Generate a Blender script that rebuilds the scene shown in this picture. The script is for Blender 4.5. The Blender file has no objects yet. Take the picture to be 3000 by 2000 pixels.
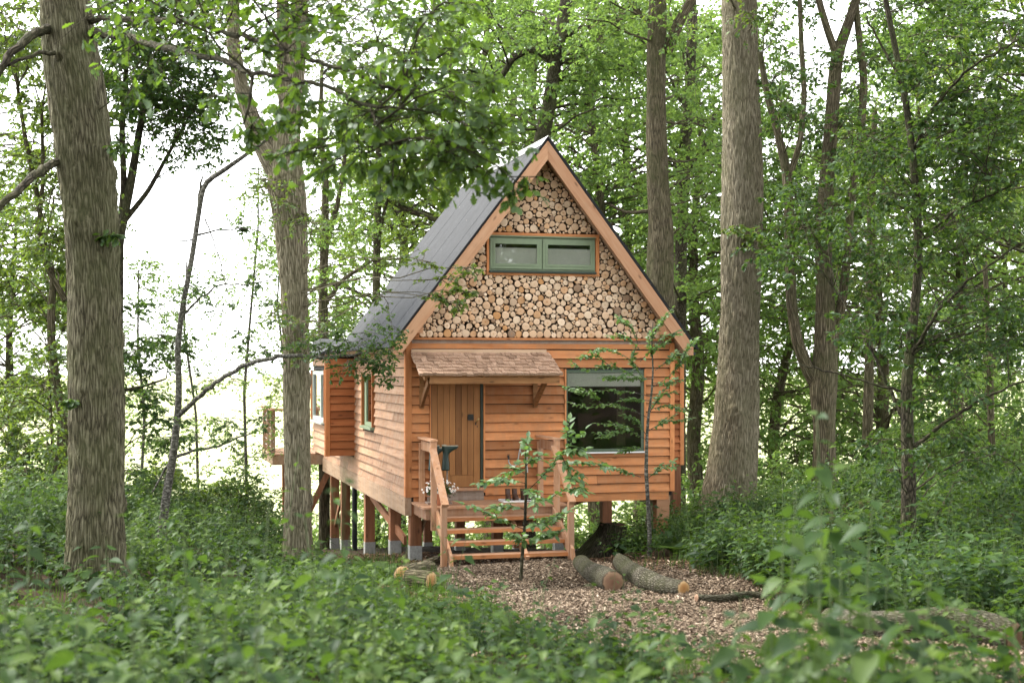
import bpy, math, random
import numpy as np
from mathutils import Vector, Matrix
R_ = math.radians
rng = np.random.default_rng(7)
random.seed(7)
scene = bpy.context.scene
col = scene.collection

# ------------------------------------------------------------------ camera
FPX, CX, HY, EZ = 4167.0, 1500.0, 1072.0, 3.1      # focal length, principal point (photo pixels), eye height
cd = bpy.data.cameras.new('camera'); cam = bpy.data.objects.new('camera', cd); col.objects.link(cam)
cam.location = (0, 0, EZ); cam.rotation_euler = (R_(90), 0, 0)
cd.sensor_width = 36; cd.lens = 36 * FPX / 3000; cd.shift_y = (HY - 1000) / 3000
cd.clip_start = 0.1; cd.clip_end = 4000
cd.dof.use_dof = True; cd.dof.focus_distance = 23.0; cd.dof.aperture_fstop = 2.2
scene.camera = cam
scene.render.resolution_x, scene.render.resolution_y = 1024, 682

# ------------------------------------------------------------------ sky and sun (bright overcast)
SUN_EL, SUN_AZ = 52, -62           # azimuth from +Y towards +X
w = bpy.data.worlds.new('World'); scene.world = w; w.use_nodes = True
nt = w.node_tree; nt.nodes.clear()
sk = nt.nodes.new('ShaderNodeTexSky'); sk.sky_type = 'NISHITA'; sk.sun_disc = False
sk.sun_elevation = R_(SUN_EL); sk.sun_rotation = R_(SUN_AZ)
sk.air_density = 1.0; sk.dust_density = 0.6; sk.ozone_density = 1.0
hs = nt.nodes.new('ShaderNodeHueSaturation'); hs.inputs['Saturation'].default_value = 0.08
bg = nt.nodes.new('ShaderNodeBackground'); bg.inputs['Strength'].default_value = 0.15
wo = nt.nodes.new('ShaderNodeOutputWorld')
nt.links.new(sk.outputs[0], hs.inputs['Color']); nt.links.new(hs.outputs[0], bg.inputs[0]); nt.links.new(bg.outputs[0], wo.inputs[0])
sl = bpy.data.lights.new('sun', 'SUN'); so = bpy.data.objects.new('sun', sl); col.objects.link(so)
sl.energy = 1.5; sl.angle = R_(14); sl.color = (1.0, 0.95, 0.86)
_sd = Vector((math.sin(R_(SUN_AZ)) * math.cos(R_(SUN_EL)), math.cos(R_(SUN_AZ)) * math.cos(R_(SUN_EL)), math.sin(R_(SUN_EL))))
so.rotation_euler = _sd.to_track_quat('Z', 'Y').to_euler(); so.location = _sd * 60
scene.view_settings.view_transform = 'Standard'; scene.view_settings.look = 'None'
scene.view_settings.gamma = 1; scene.view_settings.exposure = 2.5
scene.cycles.max_bounces = 8; scene.cycles.diffuse_bounces = 4; scene.cycles.transparent_max_bounces = 8
scene.cycles.sample_clamp_indirect = 6
try: scene.cycles.use_denoising = True
except Exception: pass

# ------------------------------------------------------------------ helpers
def P(px, py, d):
    """point on the ray of a photo pixel at distance d along +Y"""
    return np.array([(px - CX) / FPX * d, d, EZ - (py - HY) / FPX * d])

def D(x, y, d):                     # the same for coordinates read off the 2352 px wide view
    return P(x * 1.27551, y * 1.27551, d)

def smooth(x, a, b):
    t = np.clip((np.asarray(x, float) - a) / (b - a), 0, 1); return t * t * (3 - 2 * t)

def ground_z(x, y):
    x = np.asarray(x, float); y = np.asarray(y, float)
    z = np.where(y < 22.5, 1.6 - 0.0711 * y, -0.106 * (y - 22.5))
    z = np.where(y > 33, -1.113 - 0.36 * (y - 33), z)
    z = np.where(y > 70, -14.4 - 0.02 * (y - 70), z)
    z = np.where(y > 200, -17.0 + 0 * y, z)
    bank = np.clip((x - 1.6) * 0.24, 0, 1.0) * smooth(y, 14, 23) * (1 - smooth(y, 30, 50))
    left = 0.5 * smooth(-x, 3.2, 6.5) * smooth(y, 12, 20) * (1 - smooth(y, 25, 30))
    n = 0.05 * np.sin(x * 1.3 + 0.7) * np.sin(y * 0.9 + 1.1) + 0.03 * np.sin(x * 2.9) * np.sin(y * 2.3 + 0.5)
    return z + bank + left + n * np.where(y < 80, 1, 0)

def tag(o, label=None, cat=None, group=None, kind=None):
    if label: o['label'] = label
    if cat: o['category'] = cat
    if group: o['group'] = group
    if kind: o['kind'] = kind
    return o

def link(name, me, mats, parent=None, loc=None, smooth_=False):
    o = bpy.data.objects.new(name, me); col.objects.link(o)
    if mats is not None and len(me.materials) == 0:
        for m in (mats if isinstance(mats, (list, tuple)) else [mats]): me.materials.append(m)
    if parent is not None: o.parent = parent
    if loc is not None: o.location = loc
    if smooth_: me.shade_smooth()
    return o

def empty(name, loc, rz=0):
    o = bpy.data.objects.new(name, None); col.objects.link(o)
    o.location = loc; o.rotation_euler = (0, 0, rz); o.empty_display_size = 0.2
    return o

def np_mesh(name, V, faces_by_n, attrs=None, mat_idx=None, smooth_=False):
    """V (n,3); faces_by_n: list of int arrays (m,k); attrs: {name: (n,) or (n,3) per vertex}"""
    me = bpy.data.meshes.new(name)
    V = np.asarray(V, np.float32)
    me.vertices.add(len(V)); me.vertices.foreach_set('co', V.ravel())
    nl = sum(f.size for f in faces_by_n); nf = sum(len(f) for f in faces_by_n)
    me.loops.add(nl); me.polygons.add(nf)
    li = np.concatenate([f.ravel() for f in faces_by_n]).astype(np.int32)
    tot = np.concatenate([np.full(len(f), f.shape[1]) for f in faces_by_n]).astype(np.int32)
    st = np.concatenate([[0], np.cumsum(tot)[:-1]]).astype(np.int32)
    me.loops.foreach_set('vertex_index', li)
    me.polygons.foreach_set('loop_start', st)
    try: me.polygons.foreach_set('loop_total', tot)
    except Exception: pass
    if mat_idx is not None: me.polygons.foreach_set('material_index', np.asarray(mat_idx, np.int32))
    for k, a in (attrs or {}).items():
        a = np.asarray(a, np.float32)
        if a.ndim == 1:
            at = me.attributes.new(k, 'FLOAT', 'POINT'); at.data.foreach_set('value', a)
        else:
            at = me.attributes.new(k, 'FLOAT_VECTOR', 'POINT'); at.data.foreach_set('vector', a.ravel())
    me.update(calc_edges=True)
    me.polygons.foreach_set('use_smooth', np.full(nf, bool(smooth_)))
    return me

class MB:
    """collects pieces of ONE mesh"""
    def __init__(s): s.v, s.f, s.n = [], {}, 0
    def add(s, V, F):
        V = np.asarray(V, float)
        for f in F: s.f.setdefault(len(f), []).append([i + s.n for i in f])
        s.v.append(V); s.n += len(V)
    def hexa(s, c8): s.add(c8, [(0, 3, 2, 1), (4, 5, 6, 7), (0, 1, 5, 4), (1, 2, 6, 5), (2, 3, 7, 6), (3, 0, 4, 7)])
    def box(s, x0, x1, y0, y1, z0, z1):
        s.hexa([(x0, y0, z0), (x1, y0, z0), (x1, y1, z0), (x0, y1, z0), (x0, y0, z1), (x1, y0, z1), (x1, y1, z1), (x0, y1, z1)])
    def prism(s, poly, y0, y1):                    # poly in (x,z), extruded along y
        n = len(poly)
        V = [(x, y0, z) for x, z in poly] + [(x, y1, z) for x, z in poly]
        s.add(V, [tuple(range(n)), tuple(range(2 * n - 1, n - 1, -1))] + [(i, i + n, (i + 1) % n + n, (i + 1) % n) for i in range(n)])
    def beam(s, a, b, w, h, up=(0, 0, 1)):         # box bar from a to b
        a, b = Vector(a), Vector(b); t = (b - a).normalized()
        sd = t.cross(Vector(up)).normalized(); u = sd.cross(t)
        q = [(-w / 2, -h / 2), (w / 2, -h / 2), (w / 2, h / 2), (-w / 2, h / 2)]
        s.hexa([tuple(a + sd * x + u * y) for x, y in q] + [tuple(b + sd * x + u * y) for x, y in q])
    def tube(s, pts, rad, n=10, caps=True):
        V, F, _ = tube_batch(np.array([pts], float), np.array([rad], float) if np.ndim(rad) else np.full((1, len(pts)), rad), n)
        F = [tuple(f) for f in F]; m = len(pts)
        if caps: F += [tuple(range(n - 1, -1, -1)), tuple((m - 1) * n + i for i in range(n))]
        s.add(V, F)
    def mesh(s, name, smooth_=False):
        return np_mesh(name, np.concatenate(s.v), [np.array(f, int) for f in s.f.values()], smooth_=smooth_)
    def build(s, name, mat, parent=None, loc=None, smooth_=False):
        return link(name, s.mesh(name, smooth_), mat, parent, loc)

def nrm(a): return a / np.maximum(np.linalg.norm(a, axis=-1, keepdims=True), 1e-9)

def tube_batch(Pt, Rd, n):
    """Pt (N,m,3) polylines, Rd (N,m) radii -> verts, quads, straightened bark coordinates"""
    N, m, _ = Pt.shape
    T = np.gradient(Pt, axis=1) if m > 2 else np.repeat(Pt[:, 1:] - Pt[:, :1], 2, axis=1)
    T = nrm(T)
    ref = np.where(np.abs(T[:, :1, 2:3]).mean(axis=1, keepdims=True) > 0.8, np.array([1., 0, 0]), np.array([0., 0, 1]))
    ref = np.broadcast_to(ref, T.shape)
    A = nrm(np.cross(T, ref)); B = np.cross(T, A)
    an = np.arange(n) * 2 * np.pi / n
    ring = A[:, :, None] * np.cos(an)[None, None, :, None] + B[:, :, None] * np.sin(an)[None, None, :, None]
    V = Pt[:, :, None] + ring * Rd[:, :, None, None]
    L = np.concatenate([np.zeros((N, 1)), np.cumsum(np.linalg.norm(np.diff(Pt, axis=1), axis=2), axis=1)], axis=1)
    off = (np.arange(N) * 3.7)[:, None]
    bc = np.stack([np.broadcast_to(np.cos(an), (N, m, n)) * Rd[:, :1, None], np.broadcast_to(np.sin(an), (N, m, n)) * Rd[:, :1, None],
                   np.broadcast_to((L + off)[:, :, None], (N, m, n))], axis=-1)
    i, j = np.meshgrid(np.arange(m - 1), np.arange(n), indexing='ij')
    q = np.stack([i * n + j, i * n + (j + 1) % n, (i + 1) * n + (j + 1) % n, (i + 1) * n + j], -1).reshape(-1, 4)
    F = (q[None] + (np.arange(N) * m * n)[:, None, None]).reshape(-1, 4)
    return V.reshape(-1, 3), F, bc.reshape(-1, 3)

def resample(pts, step):
    pts = np.asarray(pts, float)
    L = np.concatenate([[0], np.cumsum(np.linalg.norm(np.diff(pts[:, :3], axis=0), axis=1))])
    n = max(3, int(L[-1] / step) + 1); t = np.linspace(0, L[-1], n)
    # Catmull-like smoothing through dense linear + box filter
    out = np.stack([np.interp(t, L, pts[:, k]) for k in range(pts.shape[1])], 1)
    for _ in range(2):
        o2 = out.copy(); o2[1:-1] = (out[:-2] + 2 * out[1:-1] + out[2:]) / 4; out = o2
    return out

# ------------------------------------------------------------------ materials
def new_mat(name):
    m = bpy.data.materials.new(name); m.use_nodes = True
    t = m.node_tree; b = t.nodes['Principled BSDF']
    return m, t, b

def N(t, kind, **kw):
    n = t.nodes.new(kind)
    for k, v in kw.items():
        if k in n.inputs: n.inputs[k].default_value = v
        else: setattr(n, k, v)
    return n

def ramp(t, fac, stops):
    r = t.nodes.new('ShaderNodeValToRGB'); e = r.color_ramp.elements
    while len(e) < len(stops): e.new(0.5)
    for k, (p, c) in enumerate(stops): e[k].position = p; e[k].color = (*c, 1) if len(c) == 3 else c
    t.links.new(fac, r.inputs['Fac']); return r.outputs['Color']

def mixc(t, fac, a, b, mode='MIX'):
    n = t.nodes.new('ShaderNodeMix'); n.data_type = 'RGBA'; n.blend_type = mode
    for s, v in ((0, fac), (6, a), (7, b)):
        if hasattr(v, 'links'): t.links.new(v, n.inputs[s])
        else: n.inputs[s].default_value = v if s == 0 else (*v, 1)
    return n.outputs[2]

def math_(t, op, a, b=None):
    n = t.nodes.new('ShaderNodeMath'); n.operation = op
    for k, v in enumerate((a, b)):
        if v is None: continue
        if hasattr(v, 'links'): t.links.new(v, n.inputs[k])
        else: n.inputs[k].default_value = v
    return n.outputs[0]

def bump(t, b, h, strength, dist):
    n = N(t, 'ShaderNodeBump'); n.inputs['Strength'].default_value = strength; n.inputs['Distance'].default_value = dist
    t.links.new(h, n.inputs['Height']); t.links.new(n.outputs[0], b.inputs['Normal'])

def wood(name, axis, dark, mid, light, weather=0.0, wcol=(0.36, 0.33, 0.29), rough=0.75, dirt=0.0):
    """sawn timber, grain along axis 0/1/2 of the object space; every board shifted by its own random"""
    m, t, b = new_mat(name)
    tc = N(t, 'ShaderNodeTexCoord'); oi = N(t, 'ShaderNodeObjectInfo')
    mp = N(t, 'ShaderNodeMapping'); t.links.new(tc.outputs['Object'], mp.inputs['Vector'])
    cb = N(t, 'ShaderNodeCombineXYZ')
    for k, f in enumerate((37.0, 53.0, 71.0)): t.links.new(math_(t, 'MULTIPLY', oi.outputs['Random'], f), cb.inputs[k])
    t.links.new(cb.outputs[0], mp.inputs['Location'])
    sc = [16.0, 16.0, 16.0]; sc[axis] = 1.3
    mp.inputs['Scale'].default_value = sc
    n1 = N(t, 'ShaderNodeTexNoise', Scale=1.0, Detail=6.0, Roughness=0.62); n1.inputs['Distortion'].default_value = 0.6
    t.links.new(mp.outputs[0], n1.inputs['Vector'])
    c = ramp(t, n1.outputs['Fac'], [(0.25, dark), (0.5, mid), (0.78, light)])
    # knots
    mk = N(t, 'ShaderNodeMapping'); t.links.new(tc.outputs['Object'], mk.inputs['Vector']); t.links.new(cb.outputs[0], mk.inputs['Location'])
    ks = [7.0, 7.0, 7.0]; ks[axis] = 2.6; mk.inputs['Scale'].default_value = ks
    vo = N(t, 'ShaderNodeTexVoronoi', Scale=1.0); t.links.new(mk.outputs[0], vo.inputs['Vector'])
    kf = ramp(t, vo.outputs['Distance'], [(0.05, (1, 1, 1)), (0.17, (0, 0, 0))])
    c = mixc(t, math_(t, 'MULTIPLY', kf, 0.8), c, tuple(x * 0.42 for x in dark))
    # whole-board tone
    tone = ramp(t, oi.outputs['Random'], [(0.0, (0.62, 0.58, 0.55)), (0.35, (0.94, 0.93, 0.92)), (0.75, (1.06, 1.05, 1.05)), (1.0, (1.2, 1.22, 1.28))])
    c = mixc(t, 1.0, c, tone, 'MULTIPLY')
    # broad stains
    n2 = N(t, 'ShaderNodeTexNoise', Scale=2.4, Detail=4.0, Roughness=0.7); t.links.new(tc.outputs['Object'], n2.inputs['Vector'])
    c = mixc(t, math_(t, 'MULTIPLY', ramp(t, n2.outputs['Fac'], [(0.5, (0, 0, 0)), (0.75, (1, 1, 1))]), 0.35 + dirt), c, tuple(x * 0.55 for x in mid))
    if weather > 0:
        ms = N(t, 'ShaderNodeMapping'); t.links.new(tc.outputs['Object'], ms.inputs['Vector']); ms.inputs['Scale'].default_value = (9, 9, 1.3)
        t.links.new(cb.outputs[0], ms.inputs['Location'])
        n3 = N(t, 'ShaderNodeTexNoise', Scale=1.0, Detail=5.0, Roughness=0.65); t.links.new(ms.outputs[0], n3.inputs['Vector'])
        c = mixc(t, math_(t, 'MULTIPLY', ramp(t, n3.outputs['Fac'], [(0.38, (0, 0, 0)), (0.66, (1, 1, 1))]), weather), c, wcol)
    t.links.new(c, b.inputs['Base Color']); b.inputs['Roughness'].default_value = rough
    b.inputs['Specular IOR Level'].default_value = 0.25
    bump(t, b, n1.outputs['Fac'], 0.35, 0.004)
    return m

FR = ((0.37, 0.136, 0.048), (0.50, 0.200, 0.074), (0.58, 0.265, 0.110))
W_front = wood('larch_front', 0, *FR, weather=0.34, wcol=(0.34, 0.195, 0.108), dirt=0.18)
W_frontv = wood('larch_upright', 2, *FR)
W_bay = wood('larch_bay', 0, (0.28, 0.085, 0.028), (0.37, 0.13, 0.046), (0.44, 0.175, 0.068))
W_side = wood('larch_side', 1, (0.27, 0.125, 0.062), (0.40, 0.215, 0.118), (0.48, 0.29, 0.175), weather=0.5, wcol=(0.43, 0.32, 0.235))
W_beam = wood('weathered_beam', 1, (0.22, 0.125, 0.07), (0.40, 0.25, 0.15), (0.50, 0.36, 0.25), weather=0.6, wcol=(0.36, 0.27, 0.20), dirt=0.25)
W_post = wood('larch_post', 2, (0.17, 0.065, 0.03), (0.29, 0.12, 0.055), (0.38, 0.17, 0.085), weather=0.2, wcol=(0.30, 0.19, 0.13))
W_barge = wood('larch_barge', 0, (0.42, 0.21, 0.11), (0.52, 0.29, 0.165), (0.58, 0.36, 0.225))
W_rail = wood('larch_rail', 2, (0.34, 0.155, 0.073), (0.45, 0.235, 0.122), (0.53, 0.32, 0.195), weather=0.3, wcol=(0.50, 0.37, 0.29))
W_deck = wood('deck_timber', 0, (0.26, 0.12, 0.06), (0.39, 0.20, 0.105), (0.47, 0.28, 0.16), weather=0.4, wcol=(0.39, 0.28, 0.21))
W_door = wood('oak_door', 2, (0.235, 0.098, 0.030), (0.315, 0.140, 0.046), (0.38, 0.182, 0.066), rough=0.5)
W_fascia = wood('porch_timber', 0, (0.15, 0.07, 0.025), (0.29, 0.14, 0.055), (0.38, 0.2, 0.09), dirt=0.3)
W_pale = wood('fresh_strip', 0, (0.44, 0.27, 0.165), (0.55, 0.38, 0.25), (0.61, 0.45, 0.33))
W_grey = wood('grey_board', 0, (0.14, 0.09, 0.07), (0.24, 0.17, 0.13), (0.34, 0.26, 0.2), weather=0.5)

def plain(name, c, rough=0.6, metal=0.0, noise=0.12, spec=0.4, scale=14):
    m, t, b = new_mat(name)
    tc = N(t, 'ShaderNodeTexCoord'); n = N(t, 'ShaderNodeTexNoise', Scale=float(scale), Detail=5.0, Roughness=0.65)
    t.links.new(tc.outputs['Object'], n.inputs['Vector'])
    lo = tuple(x * (1 - noise) for x in c); hi = tuple(min(1, x * (1 + noise)) for x in c)
    t.links.new(ramp(t, n.outputs['Fac'], [(0.3, lo), (0.7, hi)]), b.inputs['Base Color'])
    b.inputs['Roughness'].default_value = rough; b.inputs['Metallic'].default_value = metal; b.inputs['Specular IOR Level'].default_value = spec
    return m

M_green = plain('sage_green_paint', (0.18, 0.23, 0.14), 0.5, noise=0.08)
M_dkgreen = plain('dark_green_paint', (0.026, 0.042, 0.030), 0.45, noise=0.1)
M_white = plain('white_sill', (0.7, 0.7, 0.68), 0.5, noise=0.05)
M_green2 = plain('deep_green_frame', (0.062, 0.090, 0.055), 0.5, noise=0.08)
M_palegreen = plain('pale_frame', (0.36, 0.40, 0.36), 0.5, noise=0.05)
M_blind = plain('blind_fabric', (0.74, 0.71, 0.66), 0.8, noise=0.05)
M_dark = plain('dark_backing', (0.018, 0.014, 0.011), 0.9)
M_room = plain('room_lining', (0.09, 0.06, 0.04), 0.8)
M_steel = plain('galvanised_steel', (0.42, 0.42, 0.41), 0.55, metal=0.5, noise=0.25, scale=30)
M_pipe = plain('black_pipe', (0.022, 0.024, 0.028), 0.4)
M_iron = plain('black_iron', (0.02, 0.018, 0.016), 0.45, metal=0.3)
M_brass = plain('brass_metal', (0.50, 0.34, 0.15), 0.4, metal=0.8)
M_terra = plain('terracotta', (0.42, 0.165, 0.085), 0.8, noise=0.2)
M_soil = plain('dark_soil', (0.03, 0.02, 0.012), 0.95)
M_boot = plain('green_rubber', (0.010, 0.026, 0.020), 0.38, noise=0.2)
M_bootteal = plain('teal_rubber', (0.018, 0.055, 0.052), 0.4, noise=0.25)
M_sole = plain('pale_sole', (0.33, 0.31, 0.24), 0.8)
M_leather = plain('brown_leather', (0.055, 0.025, 0.014), 0.5, noise=0.3)
M_hose = plain('grey_hose', (0.42, 0.42, 0.40), 0.4, noise=0.15)
M_ridge = plain('pale_ridge_metal', (0.33, 0.33, 0.32), 0.6, noise=0.15)
M_petal = plain('white_petal', (0.80, 0.79, 0.76), 0.6, noise=0.03)
M_yolk = plain('yellow_disc', (0.55, 0.33, 0.03), 0.7)

def glass(name):
    m = bpy.data.materials.new(name); m.use_nodes = True; t = m.node_tree; t.nodes.clear()
    o = N(t, 'ShaderNodeOutputMaterial'); mx = N(t, 'ShaderNodeMixShader'); fr = N(t, 'ShaderNodeFresnel', IOR=1.52)
    tr = N(t, 'ShaderNodeBsdfTransparent'); tr.inputs[0].default_value = (0.92, 0.94, 0.92, 1)
    gl = N(t, 'ShaderNodeBsdfGlossy', Roughness=0.02)
    t.links.new(math_(t, 'MULTIPLY', fr.outputs[0], 1.7), mx.inputs[0]); t.links.new(tr.outputs[0], mx.inputs[1]); t.links.new(gl.outputs[0], mx.inputs[2]); t.links.new(mx.outputs[0], o.inputs[0])
    return m
M_glass = glass('window_glass')

def roof_mat():
    m, t, b = new_mat('charcoal_sheet')
    tc = N(t, 'ShaderNodeTexCoord')
    n = N(t, 'ShaderNodeTexNoise', Scale=3.0, Detail=6.0, Roughness=0.7); t.links.new(tc.outputs['Object'], n.inputs['Vector'])
    c = ramp(t, n.outputs['Fac'], [(0.3, (0.021, 0.024, 0.029)), (0.7, (0.040, 0.044, 0.051))])
    v = N(t, 'ShaderNodeTexVoronoi', Scale=7.0); t.links.new(tc.outputs['Object'], v.inputs['Vector'])
    sp = ramp(t, v.outputs['Distance'], [(0.035, (1, 1, 1)), (0.06, (0, 0, 0))])
    c = mixc(t, math_(t, 'MULTIPLY', sp, 0.55), c, (0.45, 0.42, 0.33))
    t.links.new(c, b.inputs['Base Color']); b.inputs['Roughness'].default_value = 0.75
    n4 = N(t, 'ShaderNodeTexNoise', Scale=120.0, Detail=2.0); t.links.new(tc.outputs['Object'], n4.inputs['Vector']); bump(t, b, n4.outputs['Fac'], 0.25, 0.003)
    return m
M_roof = roof_mat()

def endgrain():
    m, t, b = new_mat('log_end_grain')
    tc = N(t, 'ShaderNodeTexCoord'); oi = N(t, 'ShaderNodeObjectInfo'); ge = N(t, 'ShaderNodeNewGeometry')
    at = N(t, 'ShaderNodeAttribute', attribute_name='rad')
    rnd = math_(t, 'FRACT', math_(t, 'ADD', math_(t, 'MULTIPLY', oi.outputs['Random'], 7.31), ge.outputs['Random Per Island']))
    base = ramp(t, rnd, [(0.0, (0.52, 0.27, 0.11)), (0.06, (0.57, 0.35, 0.20)), (0.22, (0.64, 0.44, 0.285)), (0.7, (0.68, 0.50, 0.345)), (0.93, (0.75, 0.59, 0.43)), (0.965, (0.30, 0.20, 0.13)), (1.0, (0.24, 0.17, 0.12))])
    n = N(t, 'ShaderNodeTexNoise', Scale=26.0, Detail=5.0, Roughness=0.65); t.links.new(tc.outputs['Object'], n.inputs['Vector'])
    rings = math_(t, 'SINE', math_(t, 'MULTIPLY', math_(t, 'ADD', at.outputs['Fac'], math_(t, 'MULTIPLY', n.outputs['Fac'], 0.12)), 42.0))
    c = mixc(t, math_(t, 'MULTIPLY', math_(t, 'ADD', rings, 1.0), 0.10), base, (0.40, 0.20, 0.08))
    heart = ramp(t, math_(t, 'ADD', at.outputs['Fac'], math_(t, 'MULTIPLY', n.outputs['Fac'], 0.5)), [(0.30, (1, 1, 1)), (0.62, (0, 0, 0))])
    r2 = math_(t, 'FRACT', math_(t, 'MULTIPLY', rnd, 13.7))
    c = mixc(t, math_(t, 'MULTIPLY', heart, math_(t, 'MULTIPLY', math_(t, 'POWER', r2, 2.0), 0.75)), c, (0.42, 0.17, 0.05))
    t.links.new(c, b.inputs['Base Color']); b.inputs['Roughness'].default_value = 0.85; b.inputs['Specular IOR Level'].default_value = 0.2
    bump(t, b, n.outputs['Fac'], 0.3, 0.004)
    return m
M_end = endgrain()

def bark(name, dark, mid, light, algae=0.35, alg=(0.10, 0.115, 0.045), sc=(25, 25, 2.8), strength=1.0, dist=0.035):
    m, t, b = new_mat(name)
    at = N(t, 'ShaderNodeAttribute', attribute_name='bc')
    mp = N(t, 'ShaderNodeMapping'); mp.inputs['Scale'].default_value = sc; t.links.new(at.outputs['Vector'], mp.inputs['Vector'])
    nz = N(t, 'ShaderNodeTexNoise', Scale=0.8, Detail=3.0); t.links.new(mp.outputs[0], nz.inputs['Vector'])
    add = N(t, 'ShaderNodeMix'); add.data_type = 'RGBA'; add.blend_type = 'ADD'; add.inputs[0].default_value = 1.6
    t.links.new(mp.outputs[0], add.inputs[6]); t.links.new(nz.outputs['Color'], add.inputs[7])
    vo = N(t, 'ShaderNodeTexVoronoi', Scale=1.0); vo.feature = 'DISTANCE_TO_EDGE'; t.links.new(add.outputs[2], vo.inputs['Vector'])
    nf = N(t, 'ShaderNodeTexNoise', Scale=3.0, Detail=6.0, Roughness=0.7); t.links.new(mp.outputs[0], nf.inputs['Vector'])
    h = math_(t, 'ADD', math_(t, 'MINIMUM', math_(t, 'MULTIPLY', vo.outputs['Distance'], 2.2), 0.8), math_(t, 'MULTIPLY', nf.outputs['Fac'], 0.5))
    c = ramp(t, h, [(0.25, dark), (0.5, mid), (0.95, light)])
    n2 = N(t, 'ShaderNodeTexNoise', Scale=1.3, Detail=5.0, Roughness=0.6); t.links.new(at.outputs['Vector'], n2.inputs['Vector'])
    c = mixc(t, math_(t, 'MULTIPLY', ramp(t, n2.outputs['Fac'], [(0.42, (0, 0, 0)), (0.68, (1, 1, 1))]), algae), c, alg)
    n3 = N(t, 'ShaderNodeTexNoise', Scale=9.0, Detail=4.0, Roughness=0.7); t.links.new(at.outputs['Vector'], n3.inputs['Vector'])
    c = mixc(t, math_(t, 'MULTIPLY', ramp(t, n3.outputs['Fac'], [(0.55, (0, 0, 0)), (0.75, (1, 1, 1))]), 0.5), c, tuple(min(1, x * 1.5) for x in light))
    t.links.new(c, b.inputs['Base Color']); b.inputs['Roughness'].default_value = 0.9; b.inputs['Specular IOR Level'].default_value = 0.15
    bump(t, b, h, strength, dist)
    return m
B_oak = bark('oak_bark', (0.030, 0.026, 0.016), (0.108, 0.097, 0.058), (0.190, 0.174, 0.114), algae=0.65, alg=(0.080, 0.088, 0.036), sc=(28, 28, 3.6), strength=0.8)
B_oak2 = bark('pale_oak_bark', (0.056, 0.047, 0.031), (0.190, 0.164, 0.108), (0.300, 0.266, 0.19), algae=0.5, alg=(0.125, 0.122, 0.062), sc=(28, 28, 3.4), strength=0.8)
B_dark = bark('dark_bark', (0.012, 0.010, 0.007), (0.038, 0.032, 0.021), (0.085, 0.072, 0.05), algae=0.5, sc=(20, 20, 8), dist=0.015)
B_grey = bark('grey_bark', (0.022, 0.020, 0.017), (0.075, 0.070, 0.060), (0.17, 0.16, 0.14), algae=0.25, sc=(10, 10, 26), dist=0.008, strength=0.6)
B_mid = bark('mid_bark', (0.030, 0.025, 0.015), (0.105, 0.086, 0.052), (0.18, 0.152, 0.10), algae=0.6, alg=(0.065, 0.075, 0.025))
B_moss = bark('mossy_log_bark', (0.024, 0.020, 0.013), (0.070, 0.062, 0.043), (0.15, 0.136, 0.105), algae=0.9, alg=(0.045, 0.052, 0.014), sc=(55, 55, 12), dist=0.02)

def leaf_mat(name, a, b_, c_, trans=(0.16, 0.26, 0.03), tw=0.42, gloss=0.06):
    m = bpy.data.materials.new(name); m.use_nodes = True; t = m.node_tree; t.nodes.clear()
    o = N(t, 'ShaderNodeOutputMaterial'); at = N(t, 'ShaderNodeAttribute', attribute_name='tint')
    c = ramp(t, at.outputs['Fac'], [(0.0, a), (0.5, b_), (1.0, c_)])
    oi = N(t, 'ShaderNodeObjectInfo')
    c = mixc(t, 1.0, c, ramp(t, oi.outputs['Random'], [(0, (0.82, 0.86, 0.85)), (1, (1.15, 1.1, 1.0))]), 'MULTIPLY')
    d = N(t, 'ShaderNodeBsdfDiffuse'); t.links.new(c, d.inputs[0])
    tr = N(t, 'ShaderNodeBsdfTranslucent'); t.links.new(mixc(t, 0.55, c, trans), tr.inputs[0])
    m1 = N(t, 'ShaderNodeMixShader', Fac=tw); t.links.new(d.outputs[0], m1.inputs[1]); t.links.new(tr.outputs[0], m1.inputs[2])
    g = N(t, 'ShaderNodeBsdfGlossy', Roughness=0.5); m2 = N(t, 'ShaderNodeMixShader', Fac=gloss)
    g.inputs[0].default_value = (0.85, 0.9, 0.9, 1)
    t.links.new(m1.outputs[0], m2.inputs[1]); t.links.new(g.outputs[0], m2.inputs[2]); t.links.new(m2.outputs[0], o.inputs[0])
    return m
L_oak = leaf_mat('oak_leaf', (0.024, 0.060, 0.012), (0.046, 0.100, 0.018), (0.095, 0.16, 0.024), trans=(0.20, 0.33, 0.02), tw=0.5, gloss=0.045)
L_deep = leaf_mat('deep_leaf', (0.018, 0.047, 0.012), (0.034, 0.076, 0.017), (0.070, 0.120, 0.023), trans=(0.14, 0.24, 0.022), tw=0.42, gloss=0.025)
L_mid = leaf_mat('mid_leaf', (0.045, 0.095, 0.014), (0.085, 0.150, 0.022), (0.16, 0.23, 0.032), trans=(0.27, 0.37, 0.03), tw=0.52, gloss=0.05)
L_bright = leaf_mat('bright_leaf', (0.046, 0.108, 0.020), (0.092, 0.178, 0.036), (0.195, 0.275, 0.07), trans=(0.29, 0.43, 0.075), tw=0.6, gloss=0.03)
L_nettle = leaf_mat('nettle_leaf', (0.010, 0.029, 0.006), (0.031, 0.067, 0.014), (0.096, 0.150, 0.031), trans=(0.115, 0.205, 0.02), tw=0.38, gloss=0.018)
L_sap = leaf_mat('sapling_leaf', (0.050, 0.110, 0.028), (0.085, 0.165, 0.040), (0.14, 0.23, 0.06), trans=(0.20, 0.34, 0.05), tw=0.45, gloss=0.05)
M_stem = plain('green_stem', (0.09, 0.13, 0.045), 0.6, noise=0.2)

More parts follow.
